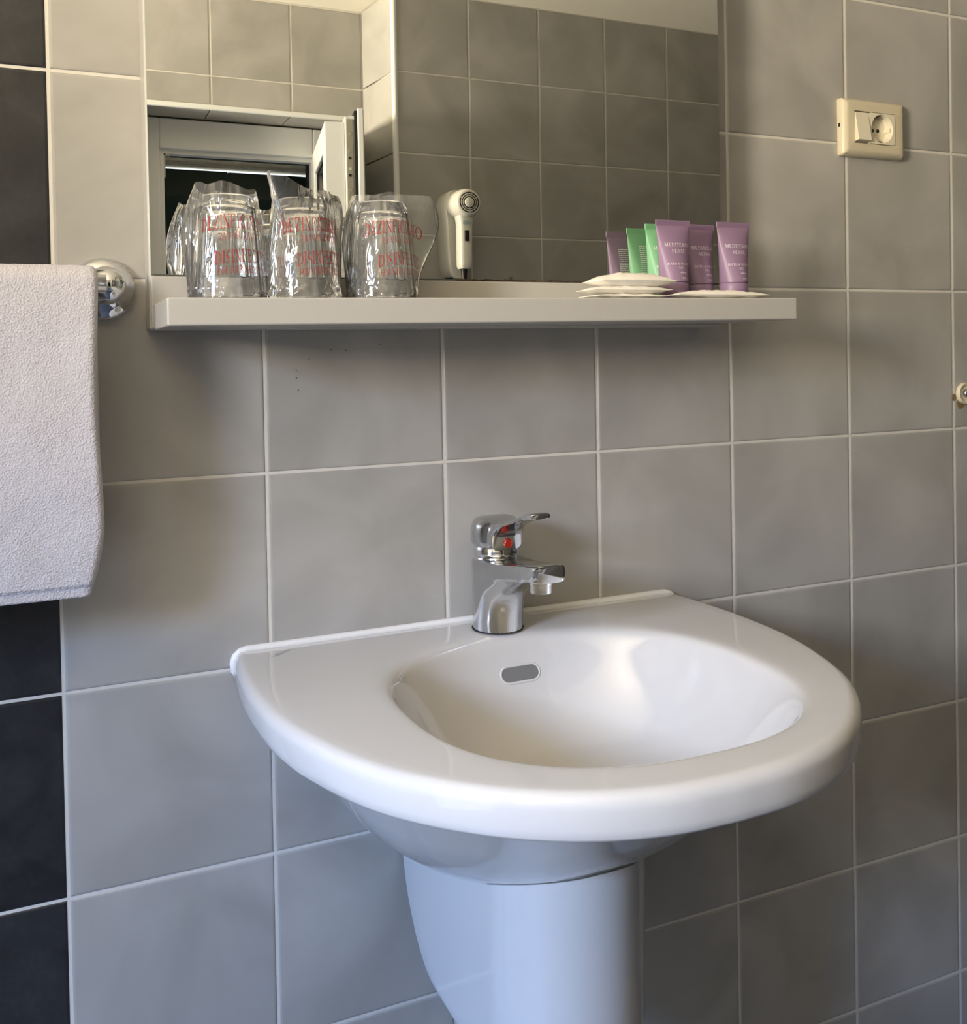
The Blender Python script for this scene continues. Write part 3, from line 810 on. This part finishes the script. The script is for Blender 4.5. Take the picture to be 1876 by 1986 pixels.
# ------------------------------------------------------------------ towel rail and towel
RX, RZ = 0.0437, -0.0095; RY = -0.070
rail = empty('towel_rail', (RX, 0, RZ))
tag(rail, 'chrome towel rail with a round wall rose beside the mirror', 'towel rail')
o = obj('wall_rose', *lathe([(0.0300, -0.0002), (0.0305, -0.003), (0.0300, -0.006), (0.0270, -0.0095), (0.0215, -0.0125), (0.0165, -0.0140), (0.0150, -0.0150)], (RX, 0, RZ), 'y', 64), M_CHROME, rail); autosmooth(o, 60)
o = obj('post', *lathe([(0.0115, -0.010), (0.0110, -0.030), (0.0120, -0.055)], (RX, 0, RZ), 'y', 32), M_CHROME, rail, smooth=True)
prof = [(0.0178*math.sin(math.pi*k/20)+0.0001, -0.0178*math.cos(math.pi*k/20)) for k in range(21)]
o = obj('knuckle', *lathe(prof, (RX+0.001, -0.054, RZ), 'y', 40), M_CHROME, rail, smooth=True)
o = obj('bar', *lathe([(0.0088, -0.50), (0.0088, 0.0)], (RX, RY, RZ), 'x', 24), M_CHROME, rail, smooth=True)
o = obj('post', *lathe([(0.0115, -0.0), (0.0115, -0.070)], (RX-0.50, 0, RZ), 'y', 32), M_CHROME, rail, smooth=True)
# towel: a thick folded cloth over the bar
def towel_shell():
    th = 0.013; r_in = 0.0095
    TZF, TZB = -0.288, -0.275
    # centre-line profile in (y,z): front hem up over the bar and down the back
    prof = []
    yf, yb = RY-0.0175, RY+0.0150
    for k in range(181):
        z = TZF+(RZ-0.001-TZF)*k/180; prof.append((yf-0.004*math.sin(math.pi*k/180), z))
    for k in range(1, 16):
        a = math.pi-math.pi*k/16
        prof.append(((yf+yb)/2+(yb-yf)/2*math.cos(a), RZ+0.0095*math.sin(a)))
    for k in range(1, 101):
        z = RZ-0.001+(TZB-RZ+0.001)*k/100; prof.append((yb, z))
    return prof
prof = towel_shell()
tx1 = 0.0345; tx0 = -0.33
nx = 120
V = []; F = []
random.seed(3)
def tow_pt(i, k, side):
    """side 0 outer face, 1 inner face"""
    y, z = prof[k]
    p0 = Vector(prof[max(k-1, 0)]); p1 = Vector(prof[min(k+1, len(prof)-1)]); t = (p1-p0).normalized(); n = Vector((-t.y, t.x))
    if k < 180: n = Vector((-1, 0))
    elif k > 196: n = Vector((1, 0))
    t_ = i/nx
    # free right edge drifts in towards the hem
    front = k <= 188
    edge = tx1
    if front:
        edge = tx1+0.0018*math.sin((z+0.29)*26)-0.012*max(0, (-0.225-z)/0.067)**1.5
    else:
        edge = tx1+0.0012-0.004*max(0, (-0.2-z)/0.08)
    x = tx0+(edge-tx0)*t_
    # round the folded edge
    e = min(1.0, (edge-x)/0.007)
    half = 0.0068*math.sqrt(max(0, 1-(1-e)**2))+0.0002
    nz = noise.noise(Vector((x*9, z*6, 3.1)))*0.0035+noise.noise(Vector((x*30, z*24, 7.7)))*0.0012
    pile = noise.noise(Vector((x*260, z*260, 1.3)))*0.00022+noise.noise(Vector((x*110, z*110, 9.3)))*0.00025
    if front and z < -0.278: half *= 0.62; pile *= 0.3
    off = half if side == 0 else -half*0.55
    off += (nz*min(1, max(0, (RZ-z)/0.05)))+(pile if side == 0 else 0)
    q = Vector((y, z))+n*off
    return (x, q.x, q.y)
npr = len(prof)
NI = 240
nx = NI
ring_n = 2*npr
rings = []
for i in range(NI+1):
    rings.append([tow_pt(i, k, 0) for k in range(npr)]+[tow_pt(i, k, 1) for k in reversed(range(npr))])
V, F = loft(rings)
towel = empty('hand_towel', ((tx0+tx1)/2, RY, -0.29))
tag(towel, 'folded white terry hand towel hanging over the chrome rail', 'towel')
to = obj('cloth', V, F, M_TOWEL, towel, smooth=True)
V, F = [], []
for k in range(60):
    x = tx0+(0.0235-tx0)*k/60
    v, f = box(x, x+0.0044, RY-0.0240, RY-0.0222, -0.2786, -0.2781); n = len(V); V += v; F += [tuple(i+n for i in q) for q in f]
o = obj('hem_stitching', V, F, M_STITCH, to); o['kind'] = 'stuff'

# ------------------------------------------------------------------ drinking glasses in printed bags
GLY = -0.102
def make_glass(cx, cy, i, label):
    z0 = shelf_top(cx)+0.0004
    prof_out = [(0.0335, 0.0), (0.0338, 0.002), (0.0325, 0.012), (0.0300, 0.045), (0.0275, 0.075), (0.0258, 0.088), (0.0250, 0.0935), (0.0225, 0.0955)]
    prof_in = [(0.0210, 0.0945), (0.0225, 0.0850), (0.0235, 0.0825), (0.0256, 0.074), (0.0282, 0.045), (0.0308, 0.012), (0.0323, 0.002)]
    n = 72; rings = []
    def ring(r, h, flute):
        return [(cx+(r+flute*math.cos(18*2*math.pi*j/n))*math.cos(2*math.pi*j/n), cy+(r+flute*math.cos(18*2*math.pi*j/n))*math.sin(2*math.pi*j/n), z0+h) for j in range(n)]
    # outer wall from rim (on the shelf) to the base (uppermost), closed base, then inside
    for r, h in prof_out: rings.append(ring(r, h, 0))
    rings.append(ring(0.0004, 0.0950, 0))
    rin = []
    rin.append(ring(0.0004, 0.0838, 0))
    rin.append(ring(0.021, 0.0832, 0))
    for r, h in prof_in[1:]: rin.append(ring(r-0.0002, h if h > 0 else 0, 0.00035 if 0.008 < h < 0.08 else 0))
    allr = rings+rin
    V = [p for r in allr for p in r]; F = []
    nr = len(rings)
    for i_ in range(len(allr)-1):
        if i_ == nr-1: continue
        for j in range(n):
            k = (j+1) % n; F.append((i_*n+j, i_*n+k, (i_+1)*n+k, (i_+1)*n+j))
    last = len(allr)-1
    for j in range(n):
        k = (j+1) % n; F.append((last*n+j, last*n+k, k, j))
    V, F = V, F
    o = obj('drinking_glass', V, F, M_GLASS, None, True, loc=(cx, cy, z0))
    tag(o, label, 'glass', 'upturned glasses on the mirror shelf')
    return o

def bag_radius(z, h0):
    return lerp([(0.0, 0.0352), (0.012, 0.0345), (0.045, 0.0322), (0.075, 0.0298), (0.095, 0.0278), (0.104, 0.025), (0.115, 0.022), (0.14, 0.020)], z)

def make_bag(cx, cy, seed, fins, text_az, label, tops):
    z0 = shelf_top(cx)+0.0006
    nu, nv = 150, 64
    random.seed(seed)
    so = Vector((seed*3.7, seed*1.9, 0))
    def top_z(a):
        z = 0.101
        for fa, amp, wd in tops:
            dlt = (a-fa+math.pi) % (2*math.pi)-math.pi
            z += amp*math.exp(-(dlt/wd)**2)
        z += 0.004*noise.noise(Vector((math.cos(a)*1.6, math.sin(a)*1.6, 0))+so)
        return z
    def pt(a, t):
        z = top_z(a)*t
        r = bag_radius(z, 0)
        for fa, amp, wd, zc, zs in fins:
            dlt = (a-fa+math.pi) % (2*math.pi)-math.pi
            r += amp*max(0.0, 1-abs(dlt)/wd)**1.5*math.exp(-((z-zc)/zs)**2)
        # sharp folds running up the film
        c = Vector((math.cos(a)*2.3, math.sin(a)*2.3, z*18))+so
        fold = abs(noise.noise(c))*0.0040+abs(noise.noise(c*2.3+Vector((5, 1, 2))))*0.0018
        r += fold*(0.35+0.9*max(0, (z-0.03)/0.05))*(1-0.6*abs(math.cos(a)))
        if z < 0.012: r += 0.0022*noise.noise(Vector((a*5, z*160, seed)))
        return r, z
    V = []; F = []
    for v in range(nv+1):
        for u in range(nu):
            a = 2*math.pi*u/nu
            r, z = pt(a, v/nv)
            V.append((cx+r*math.cos(a), cy+r*math.sin(a), z0+z))
    for v in range(nv):
        for u in range(nu):
            k = (u+1) % nu
            F.append((v*nu+u, v*nu+k, (v+1)*nu+k, (v+1)*nu+u))
    b = empty('plastic_bag', (cx, cy, z0))
    tag(b, label, 'bag', 'printed bags over the glasses')
    film = obj('film', V, F, M_FILM, b, smooth=True)
    for s, h, zc, bow, dz_, tw in (('DEZINFICIRANO', 0.0125, 0.0630, 0.0040, 0.0, 0.078), ('ZA VAŠU ZAŠTITU', 0.0064, 0.0535, 0.0022, 0.10, 0.047), ('DISINFECTED', 0.0120, 0.0325, 0.0032, 0.18, 0.061), ('FOR YOUR PROTECTION', 0.0066, 0.0228, 0.0022, 0.16, 0.055)):
        quads, wd = text2d(s, h, 0.08)
        quads = [[(px*tw/wd, py) for px, py in q] for q in quads]; wd = tw
        def fn(px, py, zc=zc, bow=bow, dz_=dz_, wd=wd):
            a = text_az+dz_+px/0.036
            zz = zc+py-bow*(2*px/wd)**2
            r, _ = pt(a, min(zz/top_z(a), 1))
            r += 0.0007
            return (cx+r*math.cos(a), cy+r*math.sin(a), z0+zz)
        V, F = map_text(quads, wd, fn)
        obj('printed_words', V, F, M_RED, film)
    return b
D2 = math.radians
GL = [(0.1475, 'upturned ribbed glass in a clear bag beside the end of the shelf by the towel'),
      (0.2190, 'middle upturned ribbed glass of the three on the shelf'),
      (0.2975, 'upturned ribbed glass in a clear bag, the one of three nearest the soap packets')]
for i, (x, lab) in enumerate(GL): make_glass(x, GLY, i, lab)
make_bag(0.1475, GLY, 2, [(D2(185), 0.010, 0.5, 0.06, 0.04), (D2(20), 0.010, 0.45, 0.05, 0.05)], D2(-80), 'clear printed bag over the glass at the towel end of the shelf',
         [(D2(195), 0.006, 0.35), (D2(80), 0.004, 0.6), (D2(250), 0.004, 0.5)])
make_bag(0.2190, GLY, 5, [(D2(230), 0.048, 0.85, 0.125, 0.036), (D2(8), 0.012, 0.5, 0.085, 0.04)], D2(-76), 'clear printed bag with a tall pointed corner over the middle glass',
         [(D2(230), 0.013, 0.30), (D2(40), 0.005, 0.5)])
make_bag(0.2975, GLY, 9, [(D2(5), 0.034, 0.6, 0.085, 0.05), (D2(175), 0.008, 0.5, 0.06, 0.04)], D2(-76), 'clear printed bag with a wide loose flap over the glass nearest the soap packets',
         [(D2(15), 0.006, 0.5), (D2(60), 0.006, 0.4)])

# ------------------------------------------------------------------ toiletry tubes
def make_tube(cx, cy, mat, label, group, yaw=0.0, words=True, sc=1.0):
    z0 = shelf_top(cx)+0.0002
    t = empty('toiletry_tube', (cx, cy, z0)); tag(t, label, 'tube', group)
    cyw, syw = math.cos(yaw), math.sin(yaw)
    def tr(x, y, z): return (cx+x*cyw-y*syw, cy+x*syw+y*cyw, z0+z*sc)
    H0, H1 = 0.0205, 0.0850
    rings = []
    def sect(z):
        k = min(1, max(0, (z-H0)/(H1-H0)))
        a = 0.0163+(0.0228-0.0163)*k**1.1
        b = 0.0163*(1-k)**0.72+0.0006
        return a, b
    for k in range(22):
        z = H0+(H1-H0)*k/21; a, b = sect(z)
        rings.append([tr(a*math.cos(2*math.pi*j/40), b*math.sin(2*math.pi*j/40), z) for j in range(40)])
    tb = obj('tube_body', *loft(rings), mat, t, smooth=True); autosmooth(tb, 60)
    cp = obj('crimp', *loft([[tr(x, y, z) for x, y in ((-0.0229, -0.0008), (0.0229, -0.0008), (0.0229, 0.0008), (-0.0229, 0.0008))] for z in (0.0846, 0.0852, 0.0906, 0.0910)]), mat, t)
    g = []
    for k in range(4):
        zz = 0.0860+0.0011*k
        g.append(box(-0.0226, 0.0226, -0.00105, -0.0006, zz, zz+0.0005))
    v, f = join(*g); obj('crimp_ridges', [tr(*p) for p in v], f, mat, cp)
    o = obj('cap', *loft([[tr(r*math.cos(2*math.pi*j/40), r*math.sin(2*math.pi*j/40), z) for j in range(40)] for r, z in ((0.0160, 0.0), (0.0165, 0.0008), (0.0165, 0.0055), (0.0162, 0.0058), (0.0165, 0.0061), (0.0165, 0.0192), (0.0158, 0.0202))]), mat, t); autosmooth(o, 50); cap_ = o
    # thumb notch of the flip cap
    o = obj('thumb_notch', *loft([[tr(0.0060*math.cos(2*math.pi*j/20)*k, -0.0160-0.0011*q, 0.0075+0.0028*math.sin(2*math.pi*j/20)*k) for j in range(20)] for k, q in ((1.0, 0.0), (1.0, 0.6), (0.8, 1.0))]), mat, cap_)
    def surf(px, z):
        a, b = sect(z); u = max(-0.98, min(0.98, px/a)); return tr(px, -b*math.sqrt(1-u*u)-0.0003, z)
    rows = [('MEDITERAN', 0.0042, 0.0605, 0.10), ('SENSE', 0.0042, 0.0533, 0.14), ('BATH & SHOWER', 0.0027, 0.0395, 0.10), ('GEL', 0.0027, 0.0350, 0.1), ('30ML', 0.0022, 0.0235, 0.1)]
    V, F = [], []
    if words:
        for s, h, z, trk in rows:
            quads, wd = text2d(s, h, trk)
            if s == 'MEDITERAN' or s == 'SENSE':
                pass
            dx = 0.004 if s == '30ML' else 0.001
            v, f = map_text(quads, wd, lambda px, py, z=z, dx=dx: surf(px+dx, z+py)); n = len(V); V += v; F += [tuple(i+n for i in q) for q in f]
        quads, wd = script_word(0.0030)
        v, f = map_text(quads, wd, lambda px, py: surf(px+0.003, 0.0298+py)); n = len(V); V += v; F += [tuple(i+n for i in q) for q in f]
        obj('front_print', V, F, M_PRINT, tb)
    # small print on the back
    random.seed(int(cx*1000)); V, F = [], []
    for k in range(17):
        z = 0.068-0.0024*k; x = -0.010
        end = random.choice((0.006, 0.010, 0.011, 0.009))
        while x < end:
            lw = random.uniform(0.0008, 0.0028)
            a, b = sect(z)
            q = []
            for px, pz in ((x, z), (x+lw, z), (x+lw, z+0.0010), (x, z+0.0010)):
                u = max(-0.98, min(0.98, px/a)); q.append(tr(px, b*math.sqrt(1-u*u)+0.0003, pz))
            n = len(V); V += q; F.append((n, n+1, n+2, n+3)); x += lw+0.0006
    obj('back_print', V, F, M_PRINT, tb)
    return t
TG = 'shower gel tubes on the mirror shelf'
make_tube(0.6445, -0.0985, M_PURPLE, 'mauve shower gel tube beside the stack of soap packets', TG)
make_tube(0.6525, -0.0638, M_GREEN, 'mint green tube close to the mirror behind a mauve one', TG, 0.04)
make_tube(0.6985, -0.0730, M_PURPLE, 'mauve shower gel tube standing between two other mauve tubes', TG, 0.06)
make_tube(0.7275, -0.1000, M_PURPLE, 'mauve shower gel tube nearest the free end of the shelf by the socket', TG, -0.02)

# ------------------------------------------------------------------ soap packets
def packet(cx, cy, z0, L, W, Tk, yaw, sag, label, name='soap_packet', group='paper soap packets on the shelf', seed=0):
    nx_, ny_ = 36, 18
    V, F = [], []
    def P(i, j, s):
        u = -1+2*i/nx_; v = -1+2*j/ny_
        prof_ = (1-abs(u)**2.6)*(1-abs(v)**3.2)
        prof_ = max(prof_, 0)**0.75
        th = Tk/2*prof_+0.0003
        cr_ = noise.noise(Vector((u*3+seed, v*2.5, seed*1.7)))*0.0022*prof_+noise.noise(Vector((u*8+seed, v*6, seed)))*0.0008*prof_
        z = z0+Tk*0.45+s*th+cr_+sag*(u*u-0.2)
        if z < z0+0.0002: z = z0+0.0002+0.0001*s
        x, y = u*L/2, v*W/2*(1-0.10*u*u)
        return (cx+x*math.cos(yaw)-y*math.sin(yaw), cy+x*math.sin(yaw)+y*math.cos(yaw), z)
    n1 = (nx_+1)*(ny_+1)
    for s in (1, -1):
        for i in range(nx_+1):
            for j in range(ny_+1): V.append(P(i, j, s))
    for s in range(2):
        for i in range(nx_):
            for j in range(ny_):
                a = s*n1+i*(ny_+1)+j; F.append((a, a+1, a+ny_+2, a+ny_+1))
    rim_ = [(i, 0) for i in range(nx_+1)]+[(nx_, j) for j in range(1, ny_+1)]+[(i, ny_) for i in range(nx_-1, -1, -1)]+[(0, j) for j in range(ny_-1, 0, -1)]
    idx = [i*(ny_+1)+j for i, j in rim_]
    for a, b in zip(idx, idx[1:]+idx[:1]): F.append((a, b, b+n1, a+n1))
    o = obj(name, V, F, M_PAPER, None, True, loc=(cx, cy, z0))
    tag(autosmooth(o, 30), label, 'packet', group)
    return o
zs = shelf_top(0.57)
packet(0.566, -0.1180, zs+0.0002, 0.088, 0.050, 0.0060, 0.03, 0.0006, 'flat white soap packet at the bottom of the stack beside the mauve tubes', seed=1)
packet(0.567, -0.1170, zs+0.0052, 0.094, 0.050, 0.0100, -0.02, 0.0004, 'white soap packet in the middle of the stack beside the mauve tubes', seed=4)
packet(0.5745, -0.1175, zs+0.0125, 0.094, 0.050, 0.0165, 0.02, -0.0004, 'puffy white soap packet on top of the stack beside the mauve tubes', seed=7)
packet(0.6780, -0.1365, shelf_top(0.68)+0.0002, 0.122, 0.028, 0.0088, 0.0, 0.0, 'long flat white paper packet lying in front of the mauve tubes', 'paper_packet', seed=9)

# ------------------------------------------------------------------ socket and switch plate
sk = empty('wall_socket', (1.042, 0, 0.1825))
tag(sk, 'cream switch and round power socket on one wall plate', 'socket')
px0, px1, pz0, pz1 = 0.9850, 1.0985, 0.1825, 0.2605
def plate_ring(ins, y): 
    r = 0.0028
    pts = []
    for cx_, cz_, a0 in ((px1-ins-r, pz1-ins-r, 0), (px0+ins+r, pz1-ins-r, 90), (px0+ins+r, pz0+ins+r, 180), (px1-ins-r, pz0+ins+r, 270)):
        for k in range(7):
            a = math.radians(a0+15*k); pts.append((cx_+r*math.cos(a), y, cz_+r*math.sin(a)))
    return pts
ax0, ax1, az0, az1 = 1.0038, 1.0780, 0.1995, 0.2433
inner = []
for cx_, cz_, sgx, sgz in ((ax1, az1, 1, 1), (ax0, az1, -1, 1), (ax0, az0, -1, -1), (ax1, az0, 1, -1)):
    for k in range(7):
        inner.append((cx_, -0.0128, cz_))
rg = [plate_ring(0.0, 0.0), plate_ring(0.0, -0.0055), plate_ring(0.0022, -0.0095), plate_ring(0.0055, -0.0124), plate_ring(0.0085, -0.0131), inner]
rg.append([(p[0], -0.004, p[2]) for p in inner])
cpl = obj('cover_plate', *loft(rg, False, False), M_CREAM, sk); autosmooth(cpl, 35)
for zz in (0.2438, 0.1982):
    obj('plate_seam', *box(px0+0.006, px1-0.006, -0.01325, -0.0126, zz, zz+0.0004), M_CREAM2, cpl)
obj('side_slot', *box(px0-0.0004, px0+0.001, -0.0055, -0.0025, 0.2215, 0.2265), M_DARK, cpl)
obj('recess_shadow_gap', *box(ax0, ax1, -0.0012, -0.0006, az0, az1), M_DARK, sk)
# rocker: wedge tilted, lower edge out
rx0, rx1 = ax0+0.0008, ax0+0.0245
V = [(rx0, -0.005, az0+0.0008), (rx1, -0.005, az0+0.0008), (rx1, -0.005, az1-0.0012), (rx0, -0.005, az1-0.0012),
     (rx0, -0.0195, az0+0.0035), (rx1, -0.0195, az0+0.0035), (rx1, -0.0130, az1-0.0015), (rx0, -0.0130, az1-0.0015)]
o = obj('rocker', V, [(0, 3, 2, 1), (4, 5, 6, 7), (0, 1, 5, 4), (1, 2, 6, 5), (2, 3, 7, 6), (3, 0, 4, 7)], M_CREAM2, sk); bevel(o, 0.0006, 2)
# socket insert with round recess
scx, scz, sr = 1.0530, 0.2215, 0.0198
n = 48
sx0, sx1, sz0_, sz1_ = rx1+0.0006, ax1-0.0008, az0+0.0008, az1-0.0008
sq = []
for j in range(n):
    a = 2*math.pi*j/n+0.0001; ca, sa = math.cos(a), math.sin(a)
    k = min((sx1-scx)/ca if ca > 0 else (sx0-scx)/ca if ca < 0 else 9, (sz1_-scz)/sa if sa > 0 else (sz0_-scz)/sa)
    sq.append((scx+ca*k, scz+sa*k))
cir = lambda r, y: [(scx+r*math.cos(2*math.pi*j/n+0.0001), y, scz+r*math.sin(2*math.pi*j/n+0.0001)) for j in range(n)]
rings = [[(x, -0.004, z) for x, z in sq], [(x, -0.0136, z) for x, z in sq], cir(sr, -0.0138), cir(sr-0.0006, -0.0128), cir(sr-0.0012, -0.0016), cir(0.0005, -0.0016)]
si = obj('socket_insert', *loft(rings, False, True), M_CREAM2, sk); autosmooth(si, 35)
for dx in (-0.0058, 0.0040):
    obj('pin_hole', *lathe([(0.0026, -0.0015), (0.0026, -0.0019), (0.0004, -0.0020)], (scx+dx, 0, scz), 'y', 20), M_DARK, si)
for sg in (1, -1):
    obj('earth_clip', *box(scx-0.004, scx+0.004, -0.010, -0.0014, scz+sg*(sr-0.0030)-0.0008, scz+sg*(sr-0.0030)+0.0008), M_GEAR, si)
    obj('guide_rib', *box(scx+sg*(sr-0.0026)-0.0012, scx+sg*(sr-0.0026)+0.0012, -0.0115, -0.0014, scz-0.0026, scz+0.0026), M_CREAM2, si)

# ------------------------------------------------------------------ screw cap with rust at the right, little drops under the shelf
hk = empty('wall_fixing', (1.2205, 0, -0.149)); tag(hk, 'small round metal wall fixing with a rusty stain', 'fixing')
o = obj('cap_ring', *lathe([(0.0155, -0.0002), (0.0158, -0.004), (0.0150, -0.0062), (0.0128, -0.0058), (0.0110, -0.0025), (0.006, -0.0022)], (1.2205, 0, -0.149), 'y', 40), plain('pale_brass_ring', (0.70, 0.62, 0.46), 0.3), hk); autosmooth(o, 50)
o = obj('screw_head', *lathe([(0.0062, -0.002), (0.0062, -0.0065), (0.0045, -0.0082), (0.0005, -0.0086)], (1.2215, 0, -0.149), 'y', 24), M_CHROME, hk); autosmooth(o, 50)
def blob(name, cx_, cz_, rx_, rz_, seed, mat, parent):
    ring = []
    for j in range(28):
        a = 2*math.pi*j/28; k = 1+0.35*noise.noise(Vector((math.cos(a)*1.5, math.sin(a)*1.5, seed)))
        ring.append((cx_+rx_*k*math.cos(a), -0.0003, cz_+rz_*k*math.sin(a)))
    return obj(name, ring, [tuple(range(28))], mat, parent)
blob('rust_stain', 1.2145, -0.1630, 0.0075, 0.0085, 2.0, M_RUST, hk)
blob('rust_stain', 1.2010, -0.1545, 0.0040, 0.0050, 5.0, M_RUST, hk)
for k, (x, z) in enumerate(((0.2711, -0.0717), (0.2878, -0.0728), (0.2472, -0.0815), (0.2331, -0.0929), (0.2330, -0.1010), (0.2347, -0.1139), (0.3258, -0.0667))):
    o = obj('water_drop', *lathe([(0.0009, 0.0), (0.0008, -0.0004), (0.0005, -0.0007), (0.0001, -0.0008)], (0, 0, 0), 'y', 12), M_DROP, None, True, loc=(0, 0, 0))
    o.location = (x, 0.0, z+OZ)
    tag(o, 'tiny water drop on the grey tile under the shelf', 'drop', 'water drops under the shelf')

# ------------------------------------------------------------------ hair dryer on the facing wall, seen in the mirror
hx, hz = 0.926, 0.288
hold = empty('dryer_holder', (0.925, YN, 0.12)); tag(hold, 'white wall holder behind the hair dryer reflected in the mirror', 'dryer holder')
# holder shell: rounded body against the wall, round bulge on top
rings = []
for y, k in ((YN+0.0005, 0.96), (YN+0.004, 1.0), (YN+0.045, 1.0), (YN+0.060, 0.95), (YN+0.066, 0.82)):
    r = []
    for j in range(64):
        a = 2*math.pi*j/64
        ca, sa = math.cos(a), math.sin(a)
        # outline: stadium that widens at the top
        zz = 0.2195+0.109*math.copysign(abs(sa)**0.55, sa)
        wv = lerp([(0.10, 0.030), (0.2, 0.031), (0.25, 0.035), (0.29, 0.0415), (0.33, 0.036)], zz)
        r.append((0.925+wv*k*math.copysign(abs(ca)**0.6, ca), y, 0.2195+(zz-0.2195)*(0.97+0.03*k)))
    rings.append(r)
o = obj('holder_shell', *loft(rings), M_DRYER, hold); autosmooth(o, 50)
o = obj('cable_gland', *lathe([(0.011, 0.0), (0.0095, -0.004), (0.009, -0.03)], (0.905, YN+0.045, 0.114), 'z', 20), M_BLACKPL, hold); autosmooth(o)
dr = empty('hair_dryer', (hx, YN+0.1, 0.12)); tag(dr, 'small white hair dryer with a round grille hanging in its holder', 'hair dryer')
DY = YN+0.132                        # front face
rings = []
for y, rr in ((YN+0.0665, 0.030), (YN+0.072, 0.0355), (YN+0.105, 0.0358), (YN+0.122, 0.0340), (YN+0.130, 0.0305), (DY, 0.0270)):
    rings.append([(hx+rr*math.cos(2*math.pi*j/48), y, hz+rr*math.sin(2*math.pi*j/48)) for j in range(48)])
mh = obj('motor_housing', *loft(rings), M_DRYER, dr); autosmooth(mh, 50)
# grille: dark slots between pale rings, button in the centre
for r0, r1 in ((0.0222, 0.0250), (0.0172, 0.0194), (0.0122, 0.0148)):
    for q in range(3 if r0 > 0.02 else 1):
        a0, a1 = (D2(120*q+36), D2(120*q+150)) if r0 > 0.02 else (0, 2*math.pi)
        m = 40 if r0 > 0.02 else 72
        V = []; F = []
        for k in range(m+1):
            a = a0+(a1-a0)*k/m
            for rr in (r0, r1): V.append((hx+rr*math.cos(a), DY+0.0004, hz+rr*math.sin(a)))
        for k in range(m): F.append((2*k, 2*k+1, 2*k+3, 2*k+2))
        obj('grille_slot', V, F, M_DARK, mh)
o = obj('grille_button', *lathe([(0.0115, 0.0), (0.0112, 0.003), (0.009, 0.004), (0.0003, 0.0042)], (hx, DY, hz), 'y', 36), M_DRYER, mh); autosmooth(o, 50)
rings = []
for k in range(18):
    t = k/17; z = hz-0.030-0.128*t
    cxh = hx-0.002-0.004*t; w2 = lerp([(0, 0.021), (0.15, 0.0175), (0.8, 0.0165), (0.95, 0.0160), (1, 0.013)], t)
    yc = lerp([(0, YN+0.103), (1, YN+0.108)], t); hd = 0.0185 if t < .95 else 0.015
    rings.append([(cxh+w2*math.copysign(abs(math.cos(2*math.pi*j/40))**0.5, math.cos(2*math.pi*j/40)), yc+hd*math.copysign(abs(math.sin(2*math.pi*j/40))**0.5, math.sin(2*math.pi*j/40)), z) for j in range(40)])
hd_ = obj('handle', *loft(rings), M_DRYER, dr); autosmooth(hd_, 50)
HF = YN+0.1255
o = obj('switch', *box(hx-0.010, hx+0.0015, HF-0.003, HF+0.0015, 0.196, 0.222), M_BLACKPL, hd_); bevel(o, 0.001, 2)
o = obj('strain_relief', *lathe([(0.0085, 0.0), (0.0075, -0.006), (0.0058, -0.026)], (hx-0.0065, YN+0.108, 0.1305), 'z', 20), M_BLACKPL, dr); autosmooth(o)
o = obj('cord', *tube([(hx-0.0065, YN+0.108, 0.106), (hx-0.0065, YN+0.108, 0.08), (hx-0.008, YN+0.10, 0.02), (hx-0.02, YN+0.06, -0.06), (hx-0.025, YN+0.045, -0.03), (0.905, YN+0.045, 0.05), (0.905, YN+0.045, 0.09)], 0.0032, 10), M_DRYER, dr, smooth=True)
# oval badge: an outline with three little loops
V, F = [], []
bx_, bz_ = hx-0.0035, 0.2395
def ringpoly(cx_, cz_, rx_, rz_, t, n=28):
    for k in range(n):
        a, b = 2*math.pi*k/n, 2*math.pi*(k+1)/n; m = len(V)
        for (aa, s) in ((a, 1), (a, 0), (b, 0), (b, 1)):
            V.append((cx_+(rx_-t*s)*math.cos(aa), HF-0.0006+0.0010, cz_+(rz_-t*s)*math.sin(aa)))
        F.append((m, m+1, m+2, m+3))
ringpoly(bx_, bz_, 0.0118, 0.0062, 0.0007)
for k in (-1, 0, 1): ringpoly(bx_+0.0055*k, bz_, 0.0030, 0.0032, 0.0012, 16)
obj('badge', V, F, M_TEAL, hd_)
